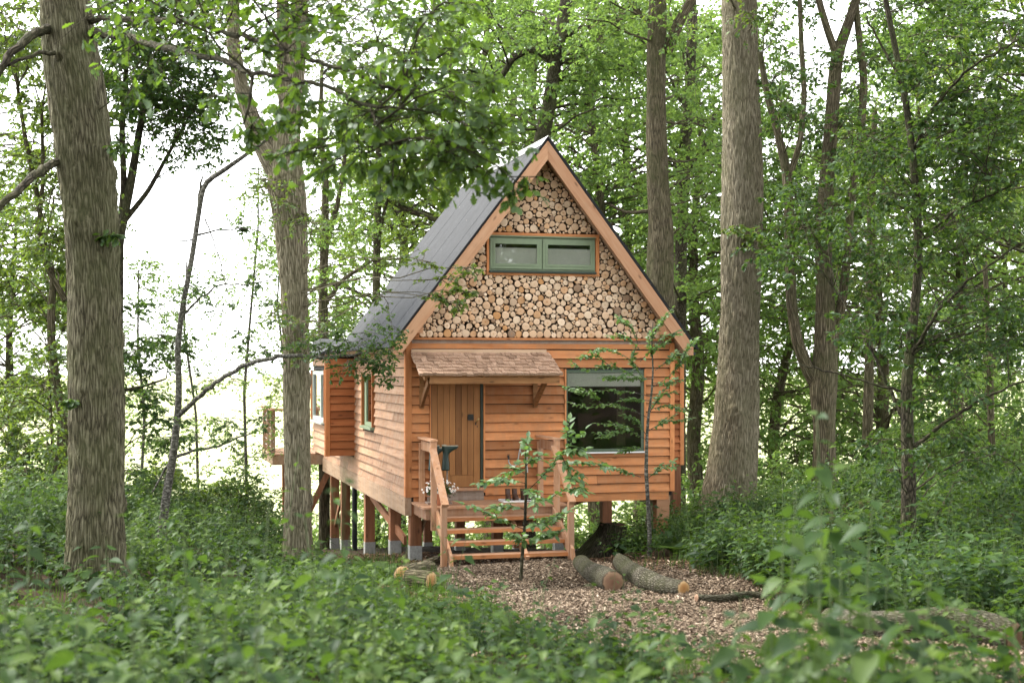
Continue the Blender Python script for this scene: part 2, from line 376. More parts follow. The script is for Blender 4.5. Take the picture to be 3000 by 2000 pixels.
# ================================================================== SETTING: ground
def build_ground():
    xs = np.concatenate([-np.geomspace(1500, 14, 22), np.arange(-13.5, 13.6, 0.3), np.geomspace(14, 1500, 22)])
    ys = np.concatenate([np.array([-1500, -400, -100, -30, -10, -4.0]), np.arange(-2, 36, 0.3), np.arange(36, 75, 1.5), np.geomspace(76, 3000, 30)])
    X, Y = np.meshgrid(xs, ys)
    Z = ground_z(X, np.maximum(Y, -4))
    V = np.stack([X, Y, Z], -1).reshape(-1, 3); nx = len(xs)
    i, j = np.meshgrid(np.arange(len(ys) - 1), np.arange(nx - 1), indexing='ij')
    F = np.stack([i * nx + j, i * nx + j + 1, (i + 1) * nx + j + 1, (i + 1) * nx + j], -1).reshape(-1, 4)
    m, t, b = new_mat('woodland_soil')
    tc = N(t, 'ShaderNodeTexCoord'); sp = N(t, 'ShaderNodeSeparateXYZ'); t.links.new(tc.outputs['Object'], sp.inputs[0])
    n = N(t, 'ShaderNodeTexNoise', Scale=3.0, Detail=8.0, Roughness=0.7); t.links.new(tc.outputs['Object'], n.inputs['Vector'])
    n2 = N(t, 'ShaderNodeTexNoise', Scale=45.0, Detail=4.0, Roughness=0.7); t.links.new(tc.outputs['Object'], n2.inputs['Vector'])
    soil = ramp(t, n.outputs['Fac'], [(0.3, (0.016, 0.011, 0.007)), (0.55, (0.040, 0.026, 0.016)), (0.75, (0.075, 0.05, 0.031))])
    soil = mixc(t, math_(t, 'MULTIPLY', ramp(t, n2.outputs['Fac'], [(0.5, (0, 0, 0)), (0.7, (1, 1, 1))]), 0.5), soil, (0.10, 0.066, 0.04))
    n3 = N(t, 'ShaderNodeTexNoise', Scale=0.06, Detail=6.0, Roughness=0.6); t.links.new(tc.outputs['Object'], n3.inputs['Vector'])
    mead = ramp(t, n3.outputs['Fac'], [(0.3, (0.34, 0.37, 0.18)), (0.55, (0.45, 0.46, 0.26)), (0.75, (0.52, 0.50, 0.32))])
    c = mixc(t, ramp(t, math_(t, 'MULTIPLY', sp.outputs['Y'], 0.01), [(0.36, (0, 0, 0)), (0.52, (1, 1, 1))]), soil, mead)
    t.links.new(c, b.inputs['Base Color']); b.inputs['Roughness'].default_value = 0.95; b.inputs['Specular IOR Level'].default_value = 0.1
    bump(t, b, n2.outputs['Fac'], 0.6, 0.03)
    o = link('ground', np_mesh('ground', V, [F], smooth_=True), m); tag(o, kind='structure')
build_ground()

# ================================================================== THE CABIN (local axes: x along the front, y into the depth, z up)
OX, OY, YAW = -1.726, 23.5, R_(15)
cabin = empty('cabin', (OX, OY, 0), YAW)
tag(cabin, 'larch clad cabin on stilts with stacked log ends filling its gable', 'cabin')
cY, sY = math.cos(YAW), math.sin(YAW)
def H2W(u, v, z): return np.array([OX + u * cY - v * sY, OY + u * sY + v * cY, z])
def box(name, mat, u0, u1, v0, v1, z0, z1, parent=cabin):
    b = MB(); b.box(u0, u1, v0, v1, z0, z1); return b.build(name, mat, parent)
def beam(name, mat, a, b_, w_, h, parent=cabin, up=(0, 0, 1)):
    b = MB(); b.beam(a, b_, w_, h, up); return b.build(name, mat, parent)

Z0, EXPO = 0.94, 0.1525
FW = 4.66                                  # front width
def wall_rects(mb, holes, u0, u1, z0, z1, v0, v1):
    """wall slab in x-z with rectangular holes, as boxes"""
    us = sorted({u0, u1, *[h[0] for h in holes], *[h[1] for h in holes]}); zs = sorted({z0, z1, *[h[2] for h in holes], *[h[3] for h in holes]})
    for a, b_ in zip(us, us[1:]):
        for c, d in zip(zs, zs[1:]):
            m = ((a + b_) / 2, (c + d) / 2)
            if not any(h[0] < m[0] < h[1] and h[2] < m[1] < h[3] for h in holes): mb.box(a, b_, v0, v1, c, d)

DOOR = (0.365, 1.314, 0.86, 3.0); WIN = (2.70, 4.17, 1.60, 3.05)
mb = MB(); wall_rects(mb, [DOOR, WIN], 0.0, FW, Z0, 3.56, 0.0, 0.12); front = mb.build('front_wall', M_dark, cabin)
def lap_board(parent, mat, a, b_, z0, z1, side='front', base=0.0, lip=0.043):
    """one feather-edged board; a..b_ along the wall; thick lower edge"""
    j = lambda s=0.004: random.uniform(-s, s)
    z0a, z0b = z0 + j(), z0 + j(); top = z1 - 0.012
    o0, o1 = lip + j(0.003), 0.004
    q = [(a, -o0, z0a), (b_, -o0, z0b), (b_, 0, z0b), (a, 0, z0a), (a, -o1, top), (b_, -o1, top), (b_, 0, top), (a, 0, top)]
    if side == 'left': q = [(base + y, -x if False else x, z) for x, y, z in q]; q = [(p[0], p[1], p[2]) for p in q]
    else: q = [(x, base + y, z) for x, y, z in q]
    m = MB(); m.hexa(q); return m.build('board', mat, parent)
gap = 0.003
for k in range(16):
    z = Z0 + k * EXPO; zc = z + EXPO / 2
    segs = [(0.066, FW - 0.05)]
    for h in (DOOR, WIN):
        if h[2] < zc < h[3]:
            segs = [s for a, b_ in segs for s in ((a, min(b_, h[0] - gap)), (max(a, h[1] + gap), b_)) if s[1] - s[0] > 0.03]
    for a, b_ in segs:
        if b_ - a > 2.6:
            c = a + (b_ - a) * random.uniform(0.35, 0.65); parts = [(a, c - 0.002), (c + 0.002, b_)]
        else: parts = [(a, b_)]
        for p in parts: lap_board(front, W_front, p[0], p[1], z, min(z + EXPO, 3.385))
# corner and base timbers
for u0, u1 in ((-0.035, 0.063), (FW - 0.045, FW + 0.035)):
    box('corner_board', W_frontv, u0, u1, -0.045, -0.001, Z0 - 0.005, 3.50, cabin)
box('corner_board', W_frontv, -0.045, -0.001, -0.004, 0.085, Z0 - 0.005, 3.42, cabin)
box('top_board', W_front, 0.066, FW - 0.05, -0.03, -0.001, 3.39, 3.476)
box('recess_board', W_grey, 0.07, FW - 0.06, -0.014, -0.001, 3.478, 3.532)
box('gable_sill', W_front, 0.0, FW, -0.07, 0.10, 3.535, 3.574)
box('front_beam', W_front, 0.10, FW - 0.06, -0.004, 0.14, 0.79, Z0 - 0.012)

# ---- gable filled with log ends
APX, APZ, SL = FW / 2 - 0.03, 6.86, 1.309
PITCH = math.atan(SL)
def roofline(u): return APZ - abs(u - APX) * SL
gw = (1.335, 3.32, 4.655, 5.345)           # window surround
mb = MB(); mb.prism([(0.0, 3.575), (FW, 3.575), (FW, roofline(FW) - 0.15), (APX, APZ - 0.17), (0.0, roofline(0) - 0.15)], 0.13, 0.16); gable = mb.build('gable_wall', M_dark, cabin)
def pack_logs():
    lr = np.random.default_rng(11); C = np.zeros((0, 3)); nx = math.sin(PITCH); nz = math.cos(PITCH)
    def limit(u, z):
        d = np.minimum(z - 3.576, ((APZ - z) - np.abs(u - APX) * SL) * nz - 0.13)
        dx = np.maximum(np.maximum(gw[0] - u, u - gw[1]), 0); dz = np.maximum(np.maximum(gw[2] - z, z - gw[3]), 0)
        inside = (u > gw[0]) & (u < gw[1]) & (z > gw[2]) & (z < gw[3])
        return np.where(inside, -1, np.minimum(d, np.hypot(dx, dz)))
    # rows of thicker logs along the sill, then darts of falling size
    u = 0.10
    while u < FW - 0.05:
        r = lr.uniform(0.04, 0.07); C = np.vstack([C, (u + r, 3.577 + r, r)]); u += 2 * r + 0.003
    for tries, rmin, rmax in ((900, 0.053, 0.068), (12000, 0.041, 0.053), (34000, 0.031, 0.043), (46000, 0.022, 0.033), (40000, 0.012, 0.022)):
        pu = lr.uniform(-0.1, FW + 0.1, tries); pz = lr.uniform(3.58, 6.75, tries); li = limit(pu, pz)
        for a, b_, l in zip(pu, pz, li):
            if l < rmin: continue
            dd = np.hypot(C[:, 0] - a, C[:, 1] - b_) - C[:, 2]
            r = min(l, dd.min())
            lo = rmin
            if b_ > 5.3 and rmin > 0.05: lo = rmin + 0.004; 
            if r < lo: continue
            C = np.vstack([C, (a, b_, min(r, rmax) * 0.985)])
    for _ in range(3):                                         # swell each log until it meets its neighbours
        for i in range(len(C)):
            dd = np.hypot(C[:, 0] - C[i, 0], C[:, 1] - C[i, 1]) - C[:, 2]; dd[i] = 9
            C[i, 2] = max(C[i, 2], min(dd.min(), float(limit(C[i, 0], C[i, 1])), C[i, 2] * 1.12))
    C[:, 2] *= 1.025
    return C[np.argsort(-C[:, 2])]
LOGS = pack_logs()
def log_mesh(name, seed, n=16):
    lr = np.random.default_rng(seed); an = np.arange(n) * 2 * np.pi / n
    rr = 1 + 0.055 * np.sin(2 * an + lr.uniform(0, 6)) * lr.uniform(0.2, 1) + 0.035 * np.sin(3 * an + lr.uniform(0, 6)) - 0.02
    x, z = rr * np.cos(an), rr * np.sin(an)
    tilt = lr.uniform(-0.10, 0.10, 2)
    ring = lambda s, y: np.stack([x * s, y + tilt[0] * x * s + tilt[1] * z * s, z * s], 1)
    V = np.vstack([ring(1.0, 2.2), ring(1.0, 0.05), ring(0.90, 0.0), ring(0.5, -0.015), [(0, -0.02, 0)]])
    rad = np.concatenate([np.ones(2 * n), np.full(n, 0.9), np.full(n, 0.5), [0]])
    F, mi = [], []
    for a in range(3):
        for j in range(n):
            F.append((a * n + j, (a + 1) * n + j, (a + 1) * n + (j + 1) % n, a * n + (j + 1) % n)); mi.append(0 if a == 0 else 1)
    T = [(3 * n + j, 4 * n, 3 * n + (j + 1) % n) for j in range(n)]
    return V, np.array(F), np.array(T), rad, mi + [1] * n
LT = [log_mesh('log', s) for s in range(14)]
M_logbark = plain('log_bark', (0.10, 0.065, 0.04), 0.9, noise=0.4, scale=30)
lmesh = []
for k, (V, F, T, rad, mi) in enumerate(LT):
    me = np_mesh('log', V, [F, T], {'rad': rad}, mi, True); me.materials.append(M_logbark); me.materials.append(M_end); lmesh.append(me)
for k, (u, z, r) in enumerate(LOGS[:300]):
    o = bpy.data.objects.new('log', lmesh[k % 14]); col.objects.link(o); o.parent = gable
    o.location = (u, -0.03 + random.uniform(-0.022, 0.03), z); o.scale = (r, 0.075, r); o.rotation_euler = (0, random.uniform(0, 6.28), 0)
Vs, Fs, Ts, Rs, Mi, Mt, n0 = [], [], [], [], [], [], 0
for k, (u, z, r) in enumerate(LOGS[300:]):
    V, F, T, rad, mi = LT[k % 14]; a = random.uniform(0, 6.28); c, s = math.cos(a), math.sin(a)
    y = -0.03 + random.uniform(-0.022, 0.03)
    Vs.append(np.stack([u + r * (V[:, 0] * c + V[:, 2] * s), y + 0.075 * V[:, 1], z + r * (-V[:, 0] * s + V[:, 2] * c)], 1))
    Fs.append(F + n0); Ts.append(T + n0); Rs.append(rad); Mi += mi[:len(F)]; Mt += mi[len(F):]; n0 += len(V)
me = np_mesh('log_infill', np.vstack(Vs), [np.vstack(Fs), np.vstack(Ts)], {'rad': np.concatenate(Rs)}, Mi + Mt, True)
o = link('log_infill', me, [M_logbark, M_end], gable); tag(o, kind='stuff')
print('logs', len(LOGS))

# ---- gable window
gwin = MB(); wall_rects(gwin, [(1.46, 2.245, 4.80, 5.165), (2.37, 3.14, 4.80, 5.165)], 1.385, 3.245, 4.705, 5.27, -0.035, 0.02)
gwin = gwin.build('gable_window', M_green, cabin)
for a, b_ in ((1.395, 2.29), (2.312, 3.235)):   # casement frames, proud
    m = MB(); wall_rects(m, [(a + 0.07, b_ - 0.07, 4.805, 5.165)], a, b_, 4.735, 5.235, -0.062, -0.036); m.build('casement', M_green, gwin)
    m = MB(); wall_rects(m, [(a + 0.085, b_ - 0.085, 4.82, 5.15)], a + 0.05, b_ - 0.05, 4.785, 5.185, -0.07, -0.0625); m.build('glazing_bead', M_green, gwin)
    box('pane', M_glass, a + 0.071, b_ - 0.071, -0.056, -0.050, 4.806, 5.164, gwin)
    m = MB(); m.box(a + 0.075, b_ - 0.075, -0.040, -0.036, 4.81, 5.075); m.box(a + 0.075, b_ - 0.075, -0.043, -0.032, 5.0755, 5.086); m.build('roller_blind', M_blind, gwin)
box('drip_board', M_green, 1.38, 3.25, -0.075, -0.037, 5.2705, 5.290, gwin)
box('sill', M_dkgreen, 1.375, 3.255, -0.095, -0.02, 4.668, 4.704, gwin)
for a in ((1.337, 3.318, 5.293, 5.342), (1.337, 3.318, 4.628, 4.6655)): box('window_trim', W_front, a[0], a[1], -0.055, 0.10, a[2], a[3], gwin)
for a in ((1.337, 1.378), (3.252, 3.318)): box('window_trim', W_frontv, a[0], a[1], -0.053, 0.10, 4.668, 5.291, gwin)
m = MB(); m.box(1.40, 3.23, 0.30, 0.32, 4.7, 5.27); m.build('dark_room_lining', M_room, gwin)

# ---- roof
V0R, V1R = -0.42, 5.62
EAVE_U = -0.33
rl = math.hypot(APX - EAVE_U, (APX - EAVE_U) * SL)
mb = MB()
for sgn in (-1, 1):
    pts = [(APX, APZ - 0.03), (APX + sgn * (APX - EAVE_U), roofline(EAVE_U) - 0.03)]
    th = 0.10
    nx_, nz_ = sgn * math.sin(PITCH), math.cos(PITCH)
    poly = [pts[0], pts[1], (pts[1][0] - nx_ * th, pts[1][1] - nz_ * th), (pts[0][0], pts[0][1] - th / nz_)]
    if sgn > 0: poly = poly[::-1]
    mb.prism(poly, V0R + 0.09, V1R - 0.02)
roof = mb.build('roof', W_beam, cabin)
def sheet(sgn, v0, v1, lift):
    """corrugated sheet, waves run down the slope"""
    nw = max(1, round((v1 - v0) / 0.095)); nv = nw * 8 + 1; ns = 5
    v = np.linspace(v0, v1, nv); s = np.linspace(0.0, rl + 0.05, ns)
    Vv, Ss = np.meshgrid(v, s, indexing='ij')
    h = 0.018 * np.cos((Vv - v0) / 0.095 * 2 * np.pi) + 0.024 + lift
    u = APX + sgn * (Ss * math.cos(PITCH) + h * math.sin(PITCH)); z = APZ - Ss * math.sin(PITCH) + h * math.cos(PITCH)
    Vt = np.stack([u, Vv, z], -1).reshape(-1, 3)
    i, j = np.meshgrid(np.arange(nv - 1), np.arange(ns - 1), indexing='ij')
    F = np.stack([i * ns + j, (i + 1) * ns + j, (i + 1) * ns + j + 1, i * ns + j + 1], -1).reshape(-1, 4)
    return link('roof_sheet', np_mesh('roof_sheet', Vt, [F], smooth_=True), M_roof, roof)
for sgn in (-1, 1):
    v = V0R; k = 0
    while v < V1R - 0.1:
        sheet(sgn, v, min(v + 0.95, V1R) + 0.0, 0.002 * (k % 2)); v += 0.855; k += 1
# ridge capping in lengths
v = V0R - 0.01; k = 0
while v < V1R:
    e = min(v + 1.02, V1R + 0.01); m = MB(); w_ = 0.20; up = 0.060 + 0.005 * (k % 2)
    cz = APZ + up / math.cos(PITCH) * 0.8
    q = [(APX - w_ * math.cos(PITCH), cz - w_ * math.sin(PITCH)), (APX, cz), (APX + w_ * math.cos(PITCH), cz - w_ * math.sin(PITCH))]
    q2 = [(x, z - 0.006) for x, z in q[::-1]]
    m.prism((q + q2)[::-1], v, e); m.build('ridge_cap', M_ridge, roof); v += 1.0; k += 1
# barge boards (front and back)
def barge(sgn, v0, v1):
    wv = 0.192 / math.cos(PITCH); e = EAVE_U + 0.03
    top = lambda u: APZ - 0.006 - abs(u - APX) * SL
    ue = APX + sgn * (APX - e)
    poly = [(APX + sgn * 0.001, APZ - 0.006), (ue, top(e)), (ue, top(e) - 0.17), (ue - sgn * 0.115, top(e + 0.115) - wv), (APX + sgn * 0.001, APZ - 0.006 - wv)]
    if sgn > 0: poly = poly[::-1]
    m = MB()
    # local object turned into the slope so that the grain follows the board
    m.prism(poly, v0, v1); me = m.mesh('barge_board')
    o = link('barge_board', me, W_barge, roof)
    rot = Matrix.Rotation(sgn * PITCH, 4, 'Y')      # object x axis runs down the slope
    me.transform(rot.inverted()); o.matrix_local = rot
    return o
for s_ in (-1, 1): barge(s_, V0R + 0.02, V0R + 0.075); barge(s_, V1R - 0.08, V1R - 0.03)
m = MB()
for u in (0.115, FW - 0.175):
    box('purlin_end', W_pale if False else W_barge, u - 0.075, u + 0.075, V0R + 0.078, -0.002, 3.64, 3.79, roof)
for u in (0.05, FW - 0.11):
    box('wall_plate_end', W_front, u - 0.05, u + 0.10, -0.24, -0.002, 3.575, 3.637, roof)

# ---- porch roof over the door
pr = MB(); pr.hexa([(0.08, -0.80, 2.925), (2.38, -0.80, 2.925), (2.38, -0.03, 3.275), (0.08, -0.03, 3.275), (0.08, -0.80, 2.95), (2.38, -0.80, 2.95), (2.38, -0.03, 3.30), (0.08, -0.03, 3.30)])
porch = pr.build('porch_roof', W_fascia, cabin)
def shake_mat():
    m = wood('weathered_shake', 1, (0.26, 0.15, 0.095), (0.44, 0.28, 0.185), (0.60, 0.43, 0.31), weather=0.3, wcol=(0.50, 0.38, 0.30))
    t = m.node_tree; b = t.nodes['Principled BSDF']; src = b.inputs['Base Color'].links[0].from_socket
    tc = N(t, 'ShaderNodeTexCoord'); oi = N(t, 'ShaderNodeObjectInfo')
    n = N(t, 'ShaderNodeTexNoise', Scale=9.0, Detail=6.0, Roughness=0.75); n.noise_dimensions = '4D'
    t.links.new(tc.outputs['Object'], n.inputs['Vector']); t.links.new(math_(t, 'MULTIPLY', oi.outputs['Random'], 40.0), n.inputs['W'])
    c = mixc(t, math_(t, 'MULTIPLY', ramp(t, n.outputs['Fac'], [(0.53, (0, 0, 0)), (0.60, (1, 1, 1))]), 0.95), src, (0.035, 0.028, 0.014))
    t.links.new(c, b.inputs['Base Color']); return m
M_shake = shake_mat()
def shake_mesh(seed):
    r_ = random.Random(seed); m = MB(); a = r_.uniform(0.0, 0.12); c = r_.uniform(0.0, 0.12)
    m.hexa([(0, 0 - a, 0), (1, 0 - c, 0), (1, 1, 0.0), (0, 1, 0.0), (0, 0 - a, 1), (1, 0 - c, r_.uniform(0.7, 1.2)), (1, 1, 0.25), (0, 1, 0.25)])
    me = m.mesh('shake'); me.materials.append(M_shake); return me
SH = [shake_mesh(s) for s in range(6)]
sa = math.atan2(0.35, 0.77); NC = 7; run = 0.846 / NC
for k in range(NC):
    u = 0.045 - random.uniform(0, 0.02); s = k * run
    while u < 2.41:
        w_ = random.uniform(0.055, 0.13); w_ = min(w_, 2.425 - u)
        if w_ < 0.03: break
        o = bpy.data.objects.new('shake', random.choice(SH)); col.objects.link(o); o.parent = porch
        o.location = (u + 0.002, -0.83 + s * math.cos(sa), 2.948 + s * math.sin(sa) - 0.004 + 0.014 * random.random())
        o.rotation_euler = (sa + random.uniform(-0.02, 0.09), 0, random.uniform(-0.02, 0.02)); o.scale = (w_ - 0.004, run * 1.5, 0.046); u += w_
box('top_flashing', W_pale, 0.05, 2.37, -0.075, -0.032, 3.318, 3.378, porch)
box('fascia', W_fascia, 0.215, 2.385, -0.79, -0.745, 2.815, 2.918, porch)
for u in (0.16, 1.0, 1.75, 2.36): beam('rafter', W_fascia, (u, -0.74, 2.895), (u, -0.035, 3.22), 0.045, 0.07, porch)
for u in (0.22, 2.17):
    beam('bracket', W_fascia, (u, -0.70, 2.86), (u, -0.06, 2.46), 0.05, 0.10, porch)
    box('bracket_foot', W_fascia, u - 0.03, u + 0.05, -0.06, -0.028, 2.40, 3.05, porch)

# ---- door
door = MB(); door.box(0.405, 1.24, 0.055, 0.075, 1.078, 2.99); door = door.build('door', W_door, cabin)
edges = [0.408, 0.512, 0.618, 0.717, 0.818, 0.923, 1.023, 1.13]
for a, b_ in zip(edges, edges[1:]): box('plank', W_door, a + 0.003, b_ - 0.003, 0.030 + random.uniform(-0.002, 0.002), 0.054, 1.283, 2.985, door)
box('bottom_rail', W_door, 0.411, 1.127, 0.026, 0.054, 1.080, 1.278, door)
box('stile', W_door, 1.133, 1.238, 0.024, 0.054, 1.080, 2.985, door)
box('door_frame', M_dkgreen, 1.243, 1.283, -0.012, 0.07, 1.04, 2.995, door); box('door_frame', M_dkgreen, 0.392, 0.404, -0.006, 0.07, 1.04, 2.995, door)
box('door_trim', W_frontv, 1.286, 1.312, -0.045, 0.05, 0.99, 2.997, door); box('door_trim', W_frontv, 0.367, 0.390, -0.045, 0.05, 0.87, 2.997, door)
m = MB(); m.prism([(1.035, 2.195), (1.115, 2.195), (1.125, 2.205), (1.125, 2.285), (1.115, 2.295), (1.035, 2.295), (1.025, 2.285), (1.025, 2.205)], 0.008, 0.024); m.box(1.055, 1.095, 0.002, 0.0075, 2.225, 2.265); m.build('door_plate', M_iron, door)
m = MB(); m.tube([(1.165, 0.005, 2.155), (1.178, -0.03, 2.19), (1.205, -0.035, 2.235)], [0.012, 0.013, 0.016], 10); m.build('handle', M_brass, door, smooth_=True)
m = MB(); m.box(1.152, 1.172, 0.008, 0.0235, 2.115, 2.16); m.tube([(1.185, 0.012, 2.09), (1.185, 0.0, 2.09)], 0.011, 10); m.build('lock', M_iron, door)
box('threshold', W_deck, 0.30, 1.30, -0.10, 0.05, 1.028, 1.074, door); box('step_riser', W_grey, 0.32, 1.29, -0.04, 0.02, 0.865, 1.026, door)

# ---- large front window
win = MB(); wall_rects(win, [(2.757, 4.085, 1.685, 2.985)], 2.735, 4.135, 1.64, 3.03, -0.03, 0.03); win = win.build('front_window', M_green2, cabin)
box('pane', M_glass, 2.758, 4.084, -0.022, -0.016, 1.686, 2.984, win)
m = MB(); m.box(2.762, 4.08, -0.010, -0.006, 2.765, 2.98); m.box(2.762, 4.08, -0.013, -0.002, 2.752, 2.7645); m.build('roller_blind', M_blind, win)
box('apron_board', W_front, 2.69, 4.18, -0.040, -0.002, 1.545, 1.608, win)
box('sill', M_white, 2.67, 4.19, -0.085, -0.031, 1.612, 1.634, win)
box('head_strip', M_dkgreen, 2.735, 4.135, -0.034, 0.02, 3.0305, 3.046, win)
box('window_trim', W_frontv, 2.703, 2.732, -0.045, 0.05, 1.637, 3.048, win); box('window_trim', W_frontv, 4.138, 4.167, -0.045, 0.05, 1.637, 3.048, win)
# dim room seen through the pane
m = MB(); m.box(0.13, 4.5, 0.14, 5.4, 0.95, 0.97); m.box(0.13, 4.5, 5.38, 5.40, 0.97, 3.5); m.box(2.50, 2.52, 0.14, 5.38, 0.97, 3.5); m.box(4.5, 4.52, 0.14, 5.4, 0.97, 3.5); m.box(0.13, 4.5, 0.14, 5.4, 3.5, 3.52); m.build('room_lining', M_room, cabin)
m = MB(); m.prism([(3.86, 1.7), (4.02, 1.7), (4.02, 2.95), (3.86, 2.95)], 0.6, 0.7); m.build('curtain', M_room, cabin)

# ---- left wall (faces -x)
mb = MB()
for a, b_, c, d in ((0.12, 3.2, Z0, 3.45), (4.45, 10.4, Z0, 3.45), (3.2, 4.45, Z0, 1.90), (3.2, 4.45, 2.98, 3.45)): mb.box(0.0, 0.10, a, b_, c, d)
left = mb.build('left_wall', M_dark, cabin)
def lap_left(parent, mat, a, b_, z0, z1, base, sg=-1):
    j = lambda s=0.004: random.uniform(-s, s)
    o0, o1 = 0.038 + j(0.003), 0.004; za, zb = z0 + j(), z0 + j(); top = z1 - 0.012
    q = [(base + sg * o0, a, za), (base + sg * o0, b_, zb), (base, b_, zb), (base, a, za), (base + sg * o1, a, top), (base + sg * o1, b_, top), (base, b_, top), (base, a, top)]
    if sg < 0: q = [q[i] for i in (1, 0, 3, 2, 5, 4, 7, 6)]
    m = MB(); m.hexa(q); return m.build('board', mat, parent)
for k in range(16):
    z = Z0 + k * EXPO; zc = z + EXPO / 2
    segs = [(0.09, 10.38)]
    holes = []
    if 1.88 < zc < 2.99: holes.append((3.19, 4.46))
    if zc > 1.28: holes.append((5.58, 7.82))
    for h in holes: segs = [s for a, b_ in segs for s in ((a, min(b_, h[0])), (max(a, h[1]), b_)) if s[1] - s[0] > 0.05]
    for a, b_ in segs:
        x = a
        while x < b_ - 0.02:
            e = min(x + random.uniform(1.1, 2.4), b_)
            if b_ - e < 0.4: e = b_
            lap_left(left, W_side, x, e - 0.004, z, z + EXPO, 0.0); x = e
# narrow window in the left wall
nw = MB()
for a, b_, c, d in ((3.24, 3.33, 1.955, 2.955), (4.20, 4.42, 1.955, 2.955), (3.33, 4.20, 1.955, 2.03), (3.33, 4.20, 2.90, 2.955)): nw.box(-0.012, 0.06, a, b_, c, d)
nw = nw.build('side_window', M_green, cabin)
box('pane', M_glass, 0.006, 0.012, 3.331, 4.199, 2.031, 2.899, nw)
box('sill', M_green, -0.10, -0.013, 3.18, 4.48, 1.90, 1.95, nw)
for a, b_ in ((3.185, 3.238), (4.422, 4.47)): box('window_trim', W_frontv, -0.07, 0.05, a, b_, 1.955, 3.0, nw)
box('window_trim', W_side, -0.07, 0.05, 3.24, 4.42, 2.958, 3.0, nw)
box('room_screen', M_room, 0.6, 0.62, 3.0, 4.7, 1.9, 3.0, nw)

# ---- left bay
BU, BV0, BV1, BZ = -0.60, 5.60, 7.80, 1.28
mb = MB(); mb.box(BU + 0.02, -0.03, BV0 + 0.02, BV0 + 0.10, BZ, 3.32); mb.box(BU + 0.02, -0.03, BV1 - 0.1, BV1, BZ, 3.32)
mb.box(BU + 0.02, BU + 0.10, BV0 + 0.10, BV1 - 0.1, BZ, 1.93); mb.box(BU + 0.02, BU + 0.10, BV0 + 0.10, BV1 - 0.1, 3.02, 3.32); mb.box(BU + 0.1, -0.03, BV0 + 0.1, BV1 - 0.1, BZ, BZ + 0.05)
bay = mb.build('side_bay', M_dark, cabin)
k = 0
while BZ + 0.028 + k * EXPO < 3.25:
    z = Z0 + EXPO * (2 + k) + 0.035; a = max(z, BZ + 0.005)
    lap_board(bay, W_bay, BU + 0.075, -0.032, a, z + EXPO, base=BV0 + 0.02)
    if z < 1.85 or z > 2.98: lap_left(bay, W_side, BV0 + 0.07, BV1, a, z + EXPO, BU + 0.02)
    k += 1
box('corner_board', W_frontv, BU - 0.015, BU + 0.072, BV0 - 0.03, BV0 + 0.019, BZ - 0.004, 3.32, bay)
box('corner_board', W_frontv, BU - 0.03, BU + 0.018, BV0 + 0.021, BV0 + 0.07, BZ - 0.004, 3.32, bay)
box('corner_board', W_frontv, -0.031, -0.001, BV0 - 0.035, BV0 + 0.018, BZ, 3.32, bay)
m = MB()
for a, b_, c, d in ((5.72, 5.80, 1.96, 3.0), (7.58, 7.68, 1.96, 3.0), (6.30, 6.42, 2.04, 2.92), (5.80, 7.58, 1.96, 2.04), (5.80, 7.58, 2.92, 3.0)): m.box(BU - 0.02, BU + 0.06, a, b_, c, d)
m.build('bay_window_frame', M_palegreen, bay)
for a, b_ in ((5.801, 6.299), (6.421, 7.579)): box('pane', M_glass, BU + 0.01, BU + 0.016, a, b_, 2.041, 2.919, bay)
box('window_trim', W_frontv, BU - 0.05, BU + 0.05, 7.685, 7.80, 1.93, 3.02, bay)
box('window_trim', W_frontv, BU - 0.045, BU + 0.05, 5.675, 5.715, 1.955, 3.02, bay)
box('sill', M_palegreen, BU - 0.10, BU - 0.021, 5.66, 7.72, 1.915, 1.953, bay)
m = MB(); m.hexa([(BU - 0.16, BV0 - 0.14, 3.325), (0.02, BV0 - 0.14, 3.60), (0.02, BV1 + 0.14, 3.60), (BU - 0.16, BV1 + 0.14, 3.325), (BU - 0.16, BV0 - 0.14, 3.37), (0.02, BV0 - 0.14, 3.645), (0.02, BV1 + 0.14, 3.645), (BU - 0.16, BV1 + 0.14, 3.37)]); m.build('bay_roof', M_roof, bay)

# ---- rear body and right wing
mb = MB(); mb.box(0.11, FW, 10.28, 10.4, Z0, 3.45); mb.box(FW - 0.1, FW, 0.125, 10.27, Z0, 3.45); mb.build('rear_wall', W_side, cabin)
m = MB(); m.hexa([(-0.25, 5.65, 3.5), (FW + 0.25, 5.65, 3.5), (FW + 0.25, 10.75, 3.5), (-0.25, 10.75, 3.5), (-0.25, 5.65, 3.56), (FW + 0.25, 5.65, 3.56), (FW + 0.25, 10.75, 3.75), (-0.25, 10.75, 3.75)]); m.build('rear_roof', M_roof, cabin)
RU, RV = 7.10, 5.60
mb = MB(); mb.box(FW + 0.01, RU, RV, RV + 2.2, 0.98, 3.33); wing = mb.build('side_wing', W_bay, cabin)
for k in range(15): lap_board(wing, W_bay, FW + 0.04, RU - 0.07, Z0 + 0.05 + k * EXPO, min(Z0 + 0.05 + (k + 1) * EXPO, 3.31), base=RV - 0.001)
box('corner_board', W_frontv, RU - 0.068, RU + 0.02, RV - 0.045, RV - 0.002, 0.97, 3.33, wing)
m = MB(); m.hexa([(FW + 0.27, RV - 0.25, 3.45), (RU + 0.2, RV - 0.25, 3.34), (RU + 0.2, RV + 2.4, 3.34), (FW + 0.27, RV + 2.4, 3.45), (FW + 0.27, RV - 0.25, 3.5), (RU + 0.2, RV - 0.25, 3.39), (RU + 0.2, RV + 2.4, 3.39), (FW + 0.27, RV + 2.4, 3.5)]); m.build('wing_roof', M_roof, wing)

